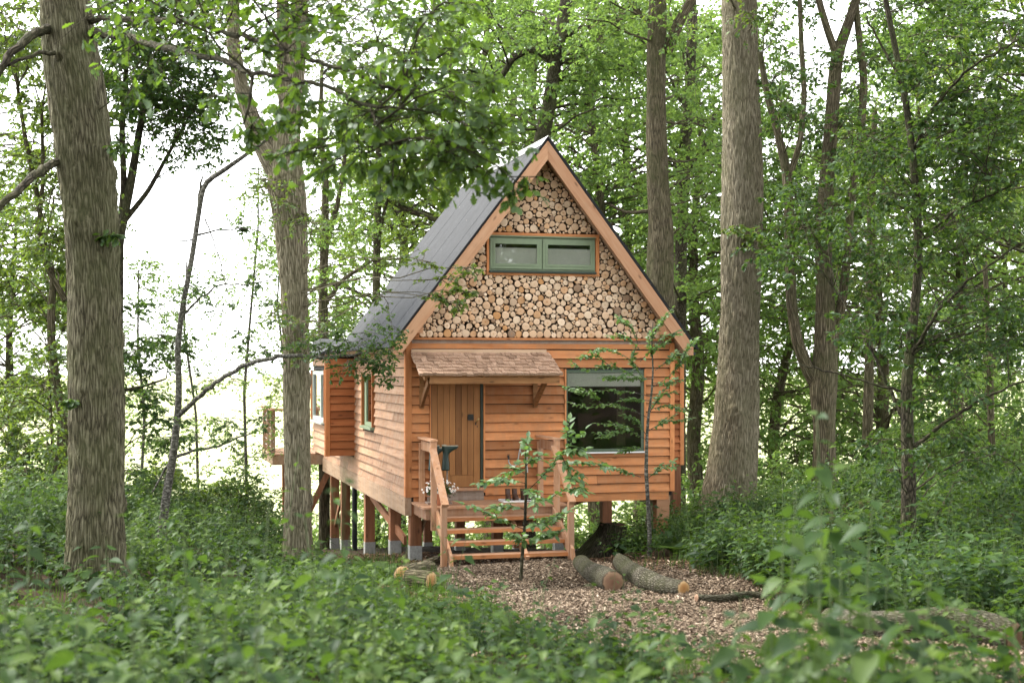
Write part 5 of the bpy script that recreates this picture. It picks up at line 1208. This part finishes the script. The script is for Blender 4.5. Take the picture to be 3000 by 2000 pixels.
# ================================================================== logs lying on the ground
def lying_log(label, pts, d0, rad, mat, cut, seed, group=None, name='cut_log'):
    """pts: list of (x, y, d) view coords of the axis; first point is the sawn end facing the view"""
    r = np.random.default_rng(seed)
    rows = []
    for (x, y, dd), rr in zip(pts, rad):
        for _ in range(40):                                   # slide along the ray until the log rests on the ground
            p = D(x, y, dd); e = p[2] - (float(ground_z(p[0], p[1])) + rr * 0.8); dd = dd + e * 3.0
        rows.append([*p, rr])
    rows = np.array(rows)
    base = rows[0, :3].copy(); base[2] = float(ground_z(base[0], base[1])); root = empty(name, tuple(base)); tag(root, label, 'log', group)
    Wd = Wood(); q = rows.copy(); q[:, :3] -= base; Wd.trunk(q, 0.05, 22, 0.06, seed); Wd.build('bark', mat, root)
    qq = resample(q, 0.05)
    for e, i, j in ((0, 0, 1), (1, -1, -2)):
        c = qq[i, :3]; ax = nrm(qq[i, :3] - qq[j, :3]); rr = qq[i, 3]; s1 = nrm(np.cross(ax, (0.1, 0.2, 1))); s2 = np.cross(ax, s1)
        n = 22; an = np.arange(n) * 2 * np.pi / n; V = [c + ax * 0.012]; rad_ = [0]
        for f_, off in ((0.45, 0.010), (0.93, 0.006), (1.03, -0.006)):
            for a in an: V.append(c + ax * off + (s1 * math.cos(a) + s2 * math.sin(a)) * rr * f_ * (1 + 0.02 * math.sin(3 * a + seed))); rad_.append(f_)
        T = [(0, 1 + k, 1 + (k + 1) % n) for k in range(n)]
        Q = [(1 + a * n + k, 1 + (a + 1) * n + k, 1 + (a + 1) * n + (k + 1) % n, 1 + a * n + (k + 1) % n) for a in range(2) for k in range(n)]
        me = np_mesh('sawn_end', np.array(V), [np.array(T), np.array(Q)], {'rad': np.array(rad_)}, smooth_=True); link('sawn_end', me, cut, root)
    return root
M_cut = bpy.data.materials.get('log_end_grain')
def cutmat(name, a, b_, c_):
    m, t, b = new_mat(name); at = N(t, 'ShaderNodeAttribute', attribute_name='rad'); tc = N(t, 'ShaderNodeTexCoord')
    n = N(t, 'ShaderNodeTexNoise', Scale=16.0, Detail=6.0, Roughness=0.7); t.links.new(tc.outputs['Object'], n.inputs['Vector'])
    f = math_(t, 'ADD', at.outputs['Fac'], math_(t, 'MULTIPLY', math_(t, 'SUBTRACT', n.outputs['Fac'], 0.5), 0.7))
    c = ramp(t, f, [(0.0, a), (0.55, b_), (0.9, c_), (1.0, (0.06, 0.04, 0.025))])
    rg = math_(t, 'SINE', math_(t, 'MULTIPLY', at.outputs['Fac'], 60.0)); c = mixc(t, math_(t, 'MULTIPLY', math_(t, 'ADD', rg, 1.0), 0.08), c, (0.12, 0.06, 0.03))
    t.links.new(c, b.inputs['Base Color']); b.inputs['Roughness'].default_value = 0.85; bump(t, b, n.outputs['Fac'], 0.5, 0.01); return m
C_orange = cutmat('fresh_cut', (0.42, 0.19, 0.06), (0.50, 0.27, 0.10), (0.60, 0.40, 0.20)); C_brown = cutmat('aged_cut', (0.14, 0.065, 0.035), (0.20, 0.11, 0.065), (0.27, 0.17, 0.10))
lying_log('small cut log with orange end beside the foot of the steps', [(962, 1303, 21.6), (985, 1293, 22.0), (1015, 1282, 22.4)], 0, [.072, .07, .068], B_mid, C_orange, 301, 'cut logs by the steps')
lying_log('short cut log with a split orange face poking from the nettles', [(925, 1320, 21.0), (955, 1312, 21.5), (985, 1306, 21.9)], 0, [.12, .12, .115], B_mid, C_orange, 302, 'cut logs by the steps')
lying_log('fat cut log with tall pale orange face by the chip path', [(990, 1336, 20.6), (965, 1332, 21.0), (935, 1330, 21.2)], 0, [.13, .13, .12], B_mid, C_orange, 303, 'cut logs by the steps')
lying_log('thin dark log with small pinkish sawn end by the chip path', [(1028, 1347, 20.2), (1042, 1356, 19.9), (1058, 1362, 19.7)], 0, [.062, .064, .06], B_dark, C_brown, 304, 'cut logs by the steps')
lying_log('thick mossy log with dark brown sawn end beside the chip path', [(1408, 1336, 19.4), (1385, 1325, 19.9), (1355, 1312, 20.6), (1335, 1292, 21.2)], 0, [.135, .14, .13, .12], B_moss, C_brown, 305, 'mossy logs by the bank')
lying_log('bent lichen-grey log with orange sawn end against the bramble bank', [(1570, 1350, 19.0), (1525, 1345, 19.3), (1480, 1330, 19.7), (1445, 1310, 20.2), (1425, 1290, 20.7)], 0, [.085, .105, .13, .14, .12], B_moss, C_orange, 306, 'mossy logs by the bank')
lying_log('thin grey log lying near the cabin stilts', [(1322, 1276, 21.9), (1355, 1268, 22.2), (1390, 1258, 22.4), (1410, 1250, 22.7)], 0, [.055, .065, .07, .06], B_moss, C_brown, 307)
lying_log('low rotten branch lying along the edge of the bank', [(1600, 1374, 18.6), (1650, 1376, 18.4), (1720, 1364, 18.3), (1790, 1370, 18.2)], 0, [.05, .05, .045, .03], B_moss, C_brown, 308)
lying_log('long moss-covered fallen log beneath the dark bramble leaves', [(1905, 1422, 14.2), (1990, 1435, 13.9), (2080, 1440, 13.6), (2170, 1435, 13.3), (2260, 1445, 13.0), (2330, 1462, 12.8)], 0, [.11, .13, .14, .16, .15, .12], B_moss, C_brown, 309)
# ivy-hidden stump under the floor
Wd = Wood(); c0 = H2W(3.72, 0.75, 0); c0[2] = float(ground_z(c0[0], c0[1]))
st = empty('tree_stump', tuple(c0)); tag(st, 'broad dark mossy stump standing under the cabin floor', 'stump')
Wd.trunk(np.array([[-0.05, 0, -0.2, 0.58], [0.0, 0, 0.1, 0.42], [0.08, 0, 0.4, 0.28], [0.12, 0.02, 0.60, 0.24]]), 0.06, 26, 0.10, 5, 0.3); Wd.build('bark', B_dark, st)
b = MB(); loft(b, [ring((0.12, 0.02, 0.60), (1, 0, 0), (0, 1, 0), 0.23, 0.23, 20), ring((0.12, 0.02, 0.615), (1, 0, 0), (0, 1, 0), 0.22, 0.22, 20)]); b.build('sawn_top', C_brown, st)

# hose on the wall
hs_ = empty('garden_hose', (*H2W(1.95, -0.05, 0)[:2], 1.30), YAW); tag(hs_, 'grey hose looped over a wooden peg on the cabin front', 'hose')
def hz(x, y):                                    # read off an enlarged view of the wall
    px_, py_ = 1440 + x / 5.227, 1260 + y / 5.227; t_ = (px_ - CX) / FPX; u = (t_ * OY - OX) / (cY - t_ * sY); d_ = OY + u * sY; return np.array([u - 1.95, 0.0, EZ - (py_ - HY) / FPX * d_ - 1.30])
pts = [hz(245, 430), hz(250, 490), hz(285, 535), hz(335, 540), hz(375, 510), hz(395, 430), hz(405, 330), hz(425, 260), hz(470, 225), hz(530, 230), hz(560, 280), hz(540, 340), hz(490, 372), hz(440, 350), hz(418, 300), hz(440, 245), hz(490, 218), hz(525, 270), hz(530, 350), hz(530, 440), hz(528, 560), hz(530, 640)]
pts = np.array(pts); pts[:, 1] = -0.02 + 0.018 * np.sin(np.arange(len(pts)) * 1.7); q = resample(pts, 0.012)
b = MB(); b.tube(q, 0.011, 8); b.build('hose_pipe', M_hose, hs_, smooth_=True)
b = MB(); p_ = hz(478, 225); b.tube([(p_[0], 0.03, p_[2]), (p_[0], -0.07, p_[2] + 0.02)], 0.012, 8); p_ = hz(478, 250); b.box(p_[0] - 0.03, p_[0] + 0.03, 0.018, 0.032, p_[2] - 0.06, p_[2] + 0.08); b.build('peg', W_pale, hs_)
b = MB(); p_ = hz(242, 400); b.tube([(p_[0], 0.04, p_[2]), (p_[0], -0.03, p_[2] + 0.01), (p_[0] + 0.005, -0.035, p_[2] - 0.04)], 0.016, 8); b.box(p_[0] - 0.02, p_[0] + 0.02, -0.04, -0.02, p_[2] + 0.03, p_[2] + 0.042); b.build('tap', M_iron, hs_)
# brown boots on a white tray
tr_ = empty('boot_tray', (*H2W(1.78, -0.42, 0)[:2], dz), YAW); tag(tr_, 'shallow white plastic tray on the deck holding brown boots', 'tray')
b = MB(); b.box(-0.28, 0.28, -0.16, 0.16, 0.0, 0.01); b.box(-0.28, 0.28, -0.175, -0.161, 0.0, 0.03); b.box(-0.28, 0.28, 0.161, 0.175, 0.0, 0.03); b.box(-0.295, -0.281, -0.175, 0.175, 0.0, 0.03); b.box(0.281, 0.295, -0.175, 0.175, 0.0, 0.03); b.build('tray_body', M_white, tr_)
for k, x in enumerate((-0.17, -0.05, 0.10, 0.21)):
    bt = empty('walking_boot', (*H2W(1.78 + x, -0.40, 0)[:2], dz + 0.012), YAW - R_(90) + random.uniform(-0.2, 0.2)); tag(bt, 'brown leather walking boot standing on the white tray', 'boot', 'brown boots on the tray')
    b = MB(); X, Y, Z = np.eye(3); loft(b, [ring((0.04, 0, 0.0), X, Y, 0.135, 0.046, 16), ring((0.04, 0, 0.03), X, Y, 0.135, 0.046, 16), ring((0.03, 0, 0.065), X, Y, 0.12, 0.042, 16), ring((-0.02, 0, 0.10), X, Y, 0.07, 0.042, 16), ring((-0.035, 0, 0.16), X, Y, 0.052, 0.042, 16), ring((-0.035, 0, 0.19), X, Y, 0.054, 0.045, 16)]); b.build('boot_body', M_leather, bt, smooth_=True)
    b = MB(); loft(b, [ring((0.04, 0, -0.01), X, Y, 0.14, 0.05, 16), ring((0.04, 0, 0.004), X, Y, 0.14, 0.05, 16)]); b.build('sole', M_iron, bt)

# daisies
r = np.random.default_rng(9)
Lv = Leaves(); Wd = Wood(); n = 260
a = r.uniform(0, 6.28, n); el = r.uniform(0.05, 1.45, n); dirs = np.stack([np.cos(a) * np.cos(el), np.sin(a) * np.cos(el), np.sin(el)], 1); st0 = np.stack([r.normal(size=n) * 0.03, r.normal(size=n) * 0.03, np.full(n, 0.17)], 1)
tw = twigs(r, st0, dirs, r.uniform(0.10, 0.22, n), 4, 0.15, 0.05); Wd.batch(tw, np.full((n, 4), 0.0022), 3)
i = np.repeat(np.arange(n), 7); p3, t3 = along(tw[i], r.uniform(0.3, 1, len(i))); Lv.add(p3, nrm(t3 + rand_unit(r, len(i)) * 0.9), nrm(np.array([0, 0, 1]) + r.normal(size=(len(i), 3)) * 0.6), r.uniform(0.025, 0.05, len(i)), T_SMALL, r.uniform(0.0, 0.5, len(i)))
Wd.build('stems', M_stem, pot); Lv.build('foliage', L_deep, pot)
V = [(0, 0, 0.12)]; F = []; npz = 10
for k in range(npz):
    a0 = k * 2 * math.pi / npz; c_, s_ = math.cos(a0), math.sin(a0); c1, s1 = math.cos(a0 + 0.26), math.sin(a0 + 0.26); c2, s2 = math.cos(a0 - 0.26), math.sin(a0 - 0.26); b0 = len(V)
    V += [(c_ * 0.2, s_ * 0.2, 0.08), (c1 * 0.75, s1 * 0.75, 0.05), (c_ * 1.0, s_ * 1.0, 0.0), (c2 * 0.75, s2 * 0.75, 0.05)]; F.append((b0, b0 + 1, b0 + 2, b0 + 3))
nq = len(F); cen = [(len(V) + k, len(V) + (k + 1) % 8, len(V) + 8) for k in range(8)]
V += [(0.26 * math.cos(k * math.pi / 4), 0.26 * math.sin(k * math.pi / 4), 0.10) for k in range(8)] + [(0, 0, 0.2)]
dm = np_mesh('flower', np.array(V), [np.array(F), np.array(cen)], None, [0] * nq + [1] * 8); dm.materials.append(M_petal); dm.materials.append(M_yolk)
for k in range(46):
    a_ = r.uniform(0, 6.28); e_ = r.uniform(-0.1, 1.4); R0 = r.uniform(0.22, 0.31); dv = Vector((math.cos(a_) * math.cos(e_), math.sin(a_) * math.cos(e_), math.sin(e_)))
    o = bpy.data.objects.new('flower', dm); col.objects.link(o); o.parent = pot; o.location = Vector((0, 0, 0.20)) + Vector((dv.x * R0, dv.y * R0, dv.z * R0 * 0.8)); o.rotation_euler = (dv + Vector((0, -0.8, 0.3))).to_track_quat('Z', 'Y').to_euler(); o.scale = (r.uniform(0.018, 0.026),) * 3

# ================================================================== undergrowth, chips, litter
def on_path(x, y):
    """signed extent of the bark-chip path (positive inside), metres"""
    cx = np.interp(y, [6, 8.5, 10, 11.5, 13, 14.5, 17, 19.5, 21, 22.2, 24], [7.5, 5.4, 3.9, 2.5, 1.65, 1.45, 1.05, 0.45, 0.05, -0.1, -0.3])
    hw = np.interp(y, [6, 8.5, 10, 11.5, 13, 14.5, 17, 19.5, 21, 22.2, 24], [1.4, 1.6, 1.8, 1.95, 1.6, 1.6, 1.75, 1.65, 1.5, 1.35, 1.3])
    return np.minimum(hw - np.abs(x - cx), y - 9.8)
def bare(x, y):
    """no undergrowth here: path, ground under and just before the cabin"""
    dx, dy = x - OX, y - OY; u = dx * cY + dy * sY; v = -dx * sY + dy * cY
    cab = (u > -0.55) & (u < 3.6) & (v > -2.3) & (v < 11) | (u > -0.1) & (u < 4.75) & (v > 0.35) & (v < 11)
    left = (u > -1.5) & (u <= 0) & (v > -1.9) & (v < 4.0)
    logs = (x > -2.0) & (x < -0.5) & (y > 19.9) & (y < 23) | (x > 0.9) & (x < 2.5) & (y > 18.4) & (y < 21.6)
    return (on_path(x, y) > 0.0) | cab | left | logs
def in_view(x, y, z, m=120):
    px = CX + x / y * FPX; py = HY - (z - EZ) / y * FPX
    return (px > -m) & (px < 3000 + m) & (py < 2000 + 500)

def undergrowth(name, label, seed, n_try, y0, y1, hfun, lsize, tmpl, leaf_, per, dens_pow=1.0, xlim=None, keepf=None, tint=0.45):
    r = np.random.default_rng(seed)
    y = y0 + (y1 - y0) * r.uniform(0, 1, n_try) ** dens_pow; x = r.uniform(-1, 1, n_try) * (0.39 * y + (1.6 if y1 < 11 else 3.0))
    if xlim: k = (x > xlim[0]) & (x < xlim[1]); x, y = x[k], y[k]
    k = ~bare(x, y); x, y = x[k], y[k]
    if keepf is not None: k = r.uniform(size=len(x)) < keepf(x, y); x, y = x[k], y[k]
    n = len(x); h = hfun(x, y) * r.uniform(0.45, 1.3, n) * np.where(r.uniform(size=n) > 0.95, 1.6, 1.0); g = ground_z(x, y)
    base = np.stack([x, y, g - 0.02], 1); up = np.stack([r.normal(size=n) * 0.16, r.normal(size=n) * 0.16, np.ones(n)], 1)
    st = twigs(r, base, up, h, 5, 0.10, 0.03); Wd = Wood(); Lv = Leaves()
    Wd.batch(st[:, ::2], np.broadcast_to(np.linspace(0.0035, 0.0015, 3), (n, 3)), 3)
    i = np.repeat(np.arange(n), per); m = len(i); k_ = np.tile(np.arange(per), n); t_ = 0.38 + 0.62 * ((k_ // 2) * 2 + 1.2) / (per + 0.5)
    p, tg = along(st[i], np.clip(t_ + r.normal(size=m) * 0.02, 0, 1)); ang = (k_ // 2) * 1.57 + (k_ % 2) * 3.1416 + np.repeat(r.uniform(0, 6.28, n), per) + r.normal(size=m) * 0.3
    dd = np.stack([np.cos(ang), np.sin(ang), r.uniform(-0.45, 0.25, m)], 1); nn = np.array([0, 0, 1.0]) + 0.3 * dd + r.normal(size=(m, 3)) * 0.25
    sz = lsize * np.repeat(np.exp(r.normal(size=n) * 0.30), per) * r.uniform(0.6, 1.2, m) * (1.15 - 0.6 * np.clip(t_, 0, 1) ** 3)
    pet = nrm(dd) * (sz * 0.3)[:, None]
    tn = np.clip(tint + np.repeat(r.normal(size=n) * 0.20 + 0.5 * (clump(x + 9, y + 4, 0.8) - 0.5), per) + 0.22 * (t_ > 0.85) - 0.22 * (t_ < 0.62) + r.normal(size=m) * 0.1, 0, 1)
    Lv.add(p + pet, dd, nn, sz, tmpl, tn)
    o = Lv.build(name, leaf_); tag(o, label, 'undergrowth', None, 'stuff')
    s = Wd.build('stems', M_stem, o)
    print(name, n, m)
def clump(x, y, s=1.0):
    return 0.5 + 0.25 * (np.sin(x * 2.3 * s + 1.3 * np.sin(y * 1.1 * s)) + np.sin(y * 1.9 * s + 1.7 * np.sin(x * 1.4 * s + 2.0)))
def edge_low(x, y):
    e = np.maximum(0, -on_path(x, y)); return np.where((y > 11) & (y < 21.5) & (x < 1.2), 0.42 + 0.58 * smooth(e, 0.5, 1.6), 1.0)
def sight_low(x, y):                      # trodden, browsed ground before the stilts and round the thick oak
    a = (x > -3.4) & (x < -0.4) & (y > 14.5) & (y < 22); b_ = (x > -6.2) & (x < -3.0) & (y > 10) & (y < 15.8)
    return np.where(a, 0.5, np.where(b_, 0.6, 1.0))
hn = lambda x, y: (0.16 + 0.68 * clump(x, y, 1.15) + 0.30 * smooth(-x, 3.5, 6)) * edge_low(x, y) * sight_low(x, y)
undergrowth('undergrowth', 'dense nettles and brambles carpeting the wood floor round the trunks', 401, 21000, 7.0, 27, hn, 0.098, T_NETLOW, L_nettle, 10, 0.75, keepf=lambda x, y: np.where((x > -6.5) & (x < -3.6) & (y > 12.0) & (y < 15.6), 0.35, 1.0) * (0.35 + 0.65 * smooth(clump(x + 3, y * 1.3 + 5, 1.6), 0.25, 0.6)) * np.where(x < 1.5, 1.0, 0.75) * np.where((x > 0.0) & (y < 10.5), 0.4, 1.0))
undergrowth('undergrowth', 'low bramble leaves covering the bank between path and big oak', 402, 6600, 14, 30, lambda x, y: 0.40 + 0.2 * np.sin(x * 2.1) * np.sin(y * 1.6) + 0 * x, 0.10, T_NETLOW, L_nettle, 10, 1.0, xlim=(0.9, 12), tint=0.40)
undergrowth('undergrowth', 'dark big-leaved brambles on the bank behind the fallen log', 404, 3600, 13.0, 19, lambda x, y: 0.70 + 0.25 * (clump(x, y, 1.3) - 0.5), 0.115, T_OVATE, L_deep, 12, 1.0, xlim=(2.3, 9), tint=0.35)
undergrowth('undergrowth', 'soft blurred nettles filling the foot of the view', 403, 2350, 3.4, 10.0, lambda x, y: (0.50 + 0.4 * (clump(x, y, 1.5) - 0.4)) * np.where((y > 5.8) & (x > -0.4), 0.52, 1.0) + 0.22 * (y < 5.5), 0.10, T_NETTLE, L_nettle, 14, 1.0, keepf=lambda x, y: np.where((x > 0.0) & (y > 5.8), 0.45, 1.0), tint=0.45)

def chips(name, label, seed, n, inside, cols, size=(0.02, 0.05), lift=0.02):
    r = np.random.default_rng(seed); y = r.uniform(8.2, 26, n); x = r.uniform(-0.40, 0.42, n) * y
    k = inside(x, y, r); x, y = x[k], y[k]; n = len(x)
    p = np.stack([x, y, ground_z(x, y) + r.uniform(0.004, lift, n)], 1); a = r.uniform(0, 6.28, n)
    dd = np.stack([np.cos(a), np.sin(a), r.normal(size=n) * 0.3], 1); nn = np.array([0, 0, 1.0]) + r.normal(size=(n, 3)) * 0.4
    Lv = Leaves(); tm = (np.array([(0, -0.2, 0), (1, -0.14, 0.05), (1, 0.16, 0.0), (0, 0.2, 0.06)]), [np.array([(0, 1, 2, 3)])])
    Lv.add(p, dd, nn, r.uniform(size[0], size[1], n) * np.where(r.uniform(size=n) > 0.93, 1.6, 1.0), tm, r.uniform(0, 1, n))
    m, t, b = new_mat(name); at = N(t, 'ShaderNodeAttribute', attribute_name='tint'); t.links.new(ramp(t, at.outputs['Fac'], cols), b.inputs['Base Color']); b.inputs['Roughness'].default_value = 0.9; b.inputs['Specular IOR Level'].default_value = 0.15
    o = Lv.build(name, m); tag(o, label, 'chips', None, 'stuff'); print(name, n)
chips('bark_chips', 'pale bark chips strewn over the path to the steps', 501, 560000, lambda x, y, r: (on_path(x, y) > -0.25 + r.normal(size=len(x)) * 0.18) & (y < 22.2), [(0, (0.045, 0.030, 0.020)), (0.3, (0.10, 0.070, 0.047)), (0.65, (0.19, 0.138, 0.095)), (0.92, (0.29, 0.222, 0.158)), (1, (0.42, 0.34, 0.26))], (0.016, 0.042))
chips('leaf_litter', 'brown leaf litter and twigs on the soil under the cabin', 502, 110000, lambda x, y, r: bare(x, y) & ~((on_path(x, y) > -0.2) & (y < 22.2)) | (on_path(x, y) < 0) & (on_path(x, y) > -0.9), [(0, (0.04, 0.022, 0.012)), (0.5, (0.13, 0.075, 0.042)), (0.9, (0.24, 0.15, 0.09)), (1, (0.5, 0.4, 0.3))], (0.02, 0.06))

# tall plants close to the viewer, leaf by leaf
LAND = [(110, 'slim upcurved tree'), (220, 'thick oak'), (385, 'grey tree'), (540, 'young birch gap'), (683, 'balcony oak'), (850, 'side stilts'), (970, 'cut logs'), (1110, 'entrance steps'), (1200, 'path sapling'), (1400, 'thick mossy log'), (1530, 'bent grey log'), (1670, 'massive oak'), (1790, 'oak and fork gap'), (1890, 'forked tree'), (1990, 'slender straight tree'), (2087, 'maple trunk'), (2200, 'outer maple boughs'), (2300, 'fallen log end')]
SEEN = {}
def plant_label(kind, x, h):
    nm = min(LAND, key=lambda e: abs(e[0] - x))[1]; size = 'low' if h < 0.75 else 'knee-high' if h < 0.95 else 'waist-high' if h < 1.2 else 'tall' if h < 1.5 else 'very tall'
    for sz in (size, 'slightly shorter ' + size, 'slender ' + size, 'leaning ' + size):
        lab = '%s %s standing in front of the %s' % (sz, kind, nm)
        if lab not in SEEN: SEEN[lab] = 1; return lab
    return lab
def tall_plant(label, x, ytop, d, seed, lsize=0.085, pairs=6, span=0.8, lean=0.0, name='nettle_plant'):
    r = np.random.default_rng(seed); top = D(x, ytop, d); g = float(ground_z(top[0] - lean, top[1])); base = np.array([top[0] - lean, top[1], g])
    root = empty(name, tuple(base)); h = top - base; tag(root, plant_label('blurred nettle stem' if name == 'nettle_plant' else 'broad-leaved stem', x, h[2]), 'plant', 'tall plants before the clearing')
    pts = np.array([[0, 0, -0.05], h * 0.35 + r.normal(size=3) * 0.02, h * 0.7 + r.normal(size=3) * 0.02, h]); q = resample(np.hstack([pts, np.array([[.006], [.005], [.004], [.002]])]), 0.05)
    Wd = Wood(); Wd.batch(q[None, :, :3], q[None, :, 3], 6); Wd.build('stem', M_stem, root)
    n = len(q); ph = r.uniform(0, 6.28); tot = h[2]; 
    for k in range(pairs):
        f = 1 - min(span / tot, 0.95) * (k / pairs) ** 1.1; i = min(int(f * (n - 1)), n - 1); s = lsize * (0.45 + 0.7 * min(1, (k + 0.5) / 2.5)) 
        for e in (0, 1):
            a = ph + k * 1.57 + e * 3.1416 + r.normal() * 0.25; dd = np.array([math.cos(a), math.sin(a), r.uniform(-0.6, 0.15) + (0.6 if k == 0 else 0)])
            place_leaf(root, LM_net, q[i, :3] + nrm(dd) * 0.012, dd, np.array([0, 0, 1.0]) + r.normal(size=3) * 0.3, s * r.uniform(0.85, 1.15), r)
    return root
k = 0
for lab, lst in (('tall soft nettle rising in front of the thick oak', [(70, 1130, 6.5), (300, 1185, 5.5), (420, 1180, 6)]),
                 ('tall nettle growing between thick oak and chip path', [(520, 1235, 5.5), (700, 1190, 6.5), (590, 1300, 4.6), (760, 1330, 5.0), (860, 1420, 5), (180, 1330, 5), (330, 1420, 4.2), (460, 1390, 4.4), (640, 1430, 4.2), (60, 1440, 4.4)]),
                 ('nettle top standing against the pale bark chips', [(1050, 1360, 8), (1150, 1355, 8.5), (1250, 1345, 8.5), (1360, 1345, 7.0), (1470, 1365, 8), (1550, 1385, 7), (1000, 1420, 6), (1290, 1450, 5.5), (1440, 1450, 5.5), (1120, 1440, 5.2), (1620, 1400, 6.5)]),
                 ('nettle growing along the lower edge of the chip path', [(1700, 1370, 6), (1640, 1460, 5), (1760, 1450, 5), (1830, 1480, 4.6), (1960, 1500, 4.6), (1560, 1480, 4.8), (2100, 1520, 4.5), (2250, 1500, 4.6), (2330, 1410, 5.2)])):
    for x, yt, d_ in lst:
        tall_plant(lab, x, yt, d_, 600 + k, 0.085 if d_ > 5.2 else 0.095, 6); k += 1
tall_plant('very tall leafy stem rising past the forked tree foot', 1876, 955, 5.6, 700, 0.11, 14, 1.6, name='tall_herb')
tall_plant('tall leafy stem in the dark brambles beside the very tall one', 2010, 1090, 5.8, 701, 0.105, 12, 1.4, name='tall_herb')
tall_plant('leafy stem before the dark bramble bank below the maple', 2150, 1240, 6.2, 702, 0.10, 10, 1.1, name='tall_herb')
for q, (x_, y_, d_) in enumerate([(1800, 1210, 6.0), (1850, 1330, 5.2), (1950, 1190, 6.4), (2040, 1230, 6.0), (1760, 1340, 5.4), (1990, 1390, 4.8), (2080, 1340, 5.6), (1690, 1420, 5.0), (2200, 1400, 5.2), (1890, 1420, 4.6), (2120, 1460, 4.5), (1830, 1120, 6.2), (1910, 1080, 6.0), (2060, 1410, 8.5), (2150, 1400, 8.8), (2230, 1415, 8.6), (2310, 1420, 8.4), (1970, 1405, 8.8), (2120, 1300, 6.0)]):
    tall_plant('broad-leaved stem in the tangle between chip path and dark brambles', x_, y_, d_, 720 + q, 0.125, 12, 1.1, name='tall_herb')
tall_plant('leafy shoot leaning over the fallen mossy log', 1930, 1300, 5.2, 703, 0.11, 7, 0.9, name='tall_herb')


# grass along the path edges
r = np.random.default_rng(801); n = 26000; y = r.uniform(9.5, 23, n); x = r.uniform(-0.4, 0.4, n) * y; e = on_path(x, y)
k = ((e < 0.05) & (e > -0.9) & (r.uniform(size=n) < 0.55 * clump(x, y, 2.2)) | (e < -0.3) & (r.uniform(size=n) < 0.12)) & ~((x > -1.8) & (x < 2.4) & (y > 20.5)); x, y = x[k], y[k]; n = len(x)
T_BLADE = (np.array([(0, -0.018, 0), (0, 0.018, 0), (0.55, 0.012, 0.04), (0.55, -0.012, 0.04), (1.0, 0, -0.10)]), [np.array([(0, 1, 2, 3)]), np.array([(3, 2, 4)])])
Lv = Leaves()
for q in range(4):
    a = r.uniform(0, 6.28, n); dd = np.stack([np.cos(a) * 0.45, np.sin(a) * 0.45, np.ones(n)], 1); nn = np.stack([np.cos(a), np.sin(a), np.full(n, -0.4)], 1)
    Lv.add(np.stack([x + r.normal(size=n) * 0.02, y + r.normal(size=n) * 0.02, ground_z(x, y) - 0.01], 1), dd, nn, r.uniform(0.10, 0.30, n), T_BLADE, np.clip(0.6 + r.normal(size=n) * 0.25, 0, 1))
o = Lv.build('grass', L_nettle); tag(o, 'thin woodland grass along the edges of the chip path', 'grass', None, 'stuff')
# ferns
def fern(label, x, y, d, size, seed):
    r = np.random.default_rng(seed); p0 = D(x, y, d); p0[2] = float(ground_z(p0[0], p0[1])); root = empty('fern', tuple(p0)); tag(root, label, 'fern', 'ferns on the wood floor')
    for f in range(9):
        a = f * 0.7 + r.uniform(-0.2, 0.2); L = size * r.uniform(0.75, 1.1); t = np.linspace(0, 1, 16)
        pts = np.stack([np.cos(a) * L * t * 0.85, np.sin(a) * L * t * 0.85, L * (0.85 * t - 0.62 * t * t)], 1); Lv = Leaves(); tg = nrm(np.gradient(pts, axis=0)); sd = nrm(np.cross(tg, (0, 0, 1.0))); w_ = size * 0.27 * np.sin(np.clip(t * 1.02 + 0.12, 0, 1) * 3.05) ** 0.8
        for s_ in (-1, 1): Lv.add(pts[1:], sd[1:] * s_ + 0.35 * tg[1:], np.cross(sd[1:], tg[1:]), np.maximum(w_[1:], 0.015), (np.array([(0, -0.10, 0), (0.5, -0.13, 0), (1, 0, -0.08), (0.5, 0.13, 0), (0, 0.10, 0)]), [np.array([(0, 1, 2, 3, 4)])]), np.clip(0.7 + r.normal(size=15) * 0.1, 0, 1))
        Lv.build('frond', L_nettle, root)
fern('pale green fern beside the small cut logs', 868, 1302, 20.5, 0.55, 811)
fern('fern spreading by the foot of the balcony oak', 735, 1290, 20.0, 0.5, 812)
fern('fern on the bank behind the bent grey log', 1560, 1300, 21.5, 0.6, 813)
fern('fern at the foot of the massive oak', 1760, 1240, 22.5, 0.65, 814)
print('TRIS', sum(sum(max(0, len(p.vertices) - 2) for p in me.polygons) for me in bpy.data.meshes) if False else sum(len(me.loops) - 2 * len(me.polygons) for me in bpy.data.meshes))
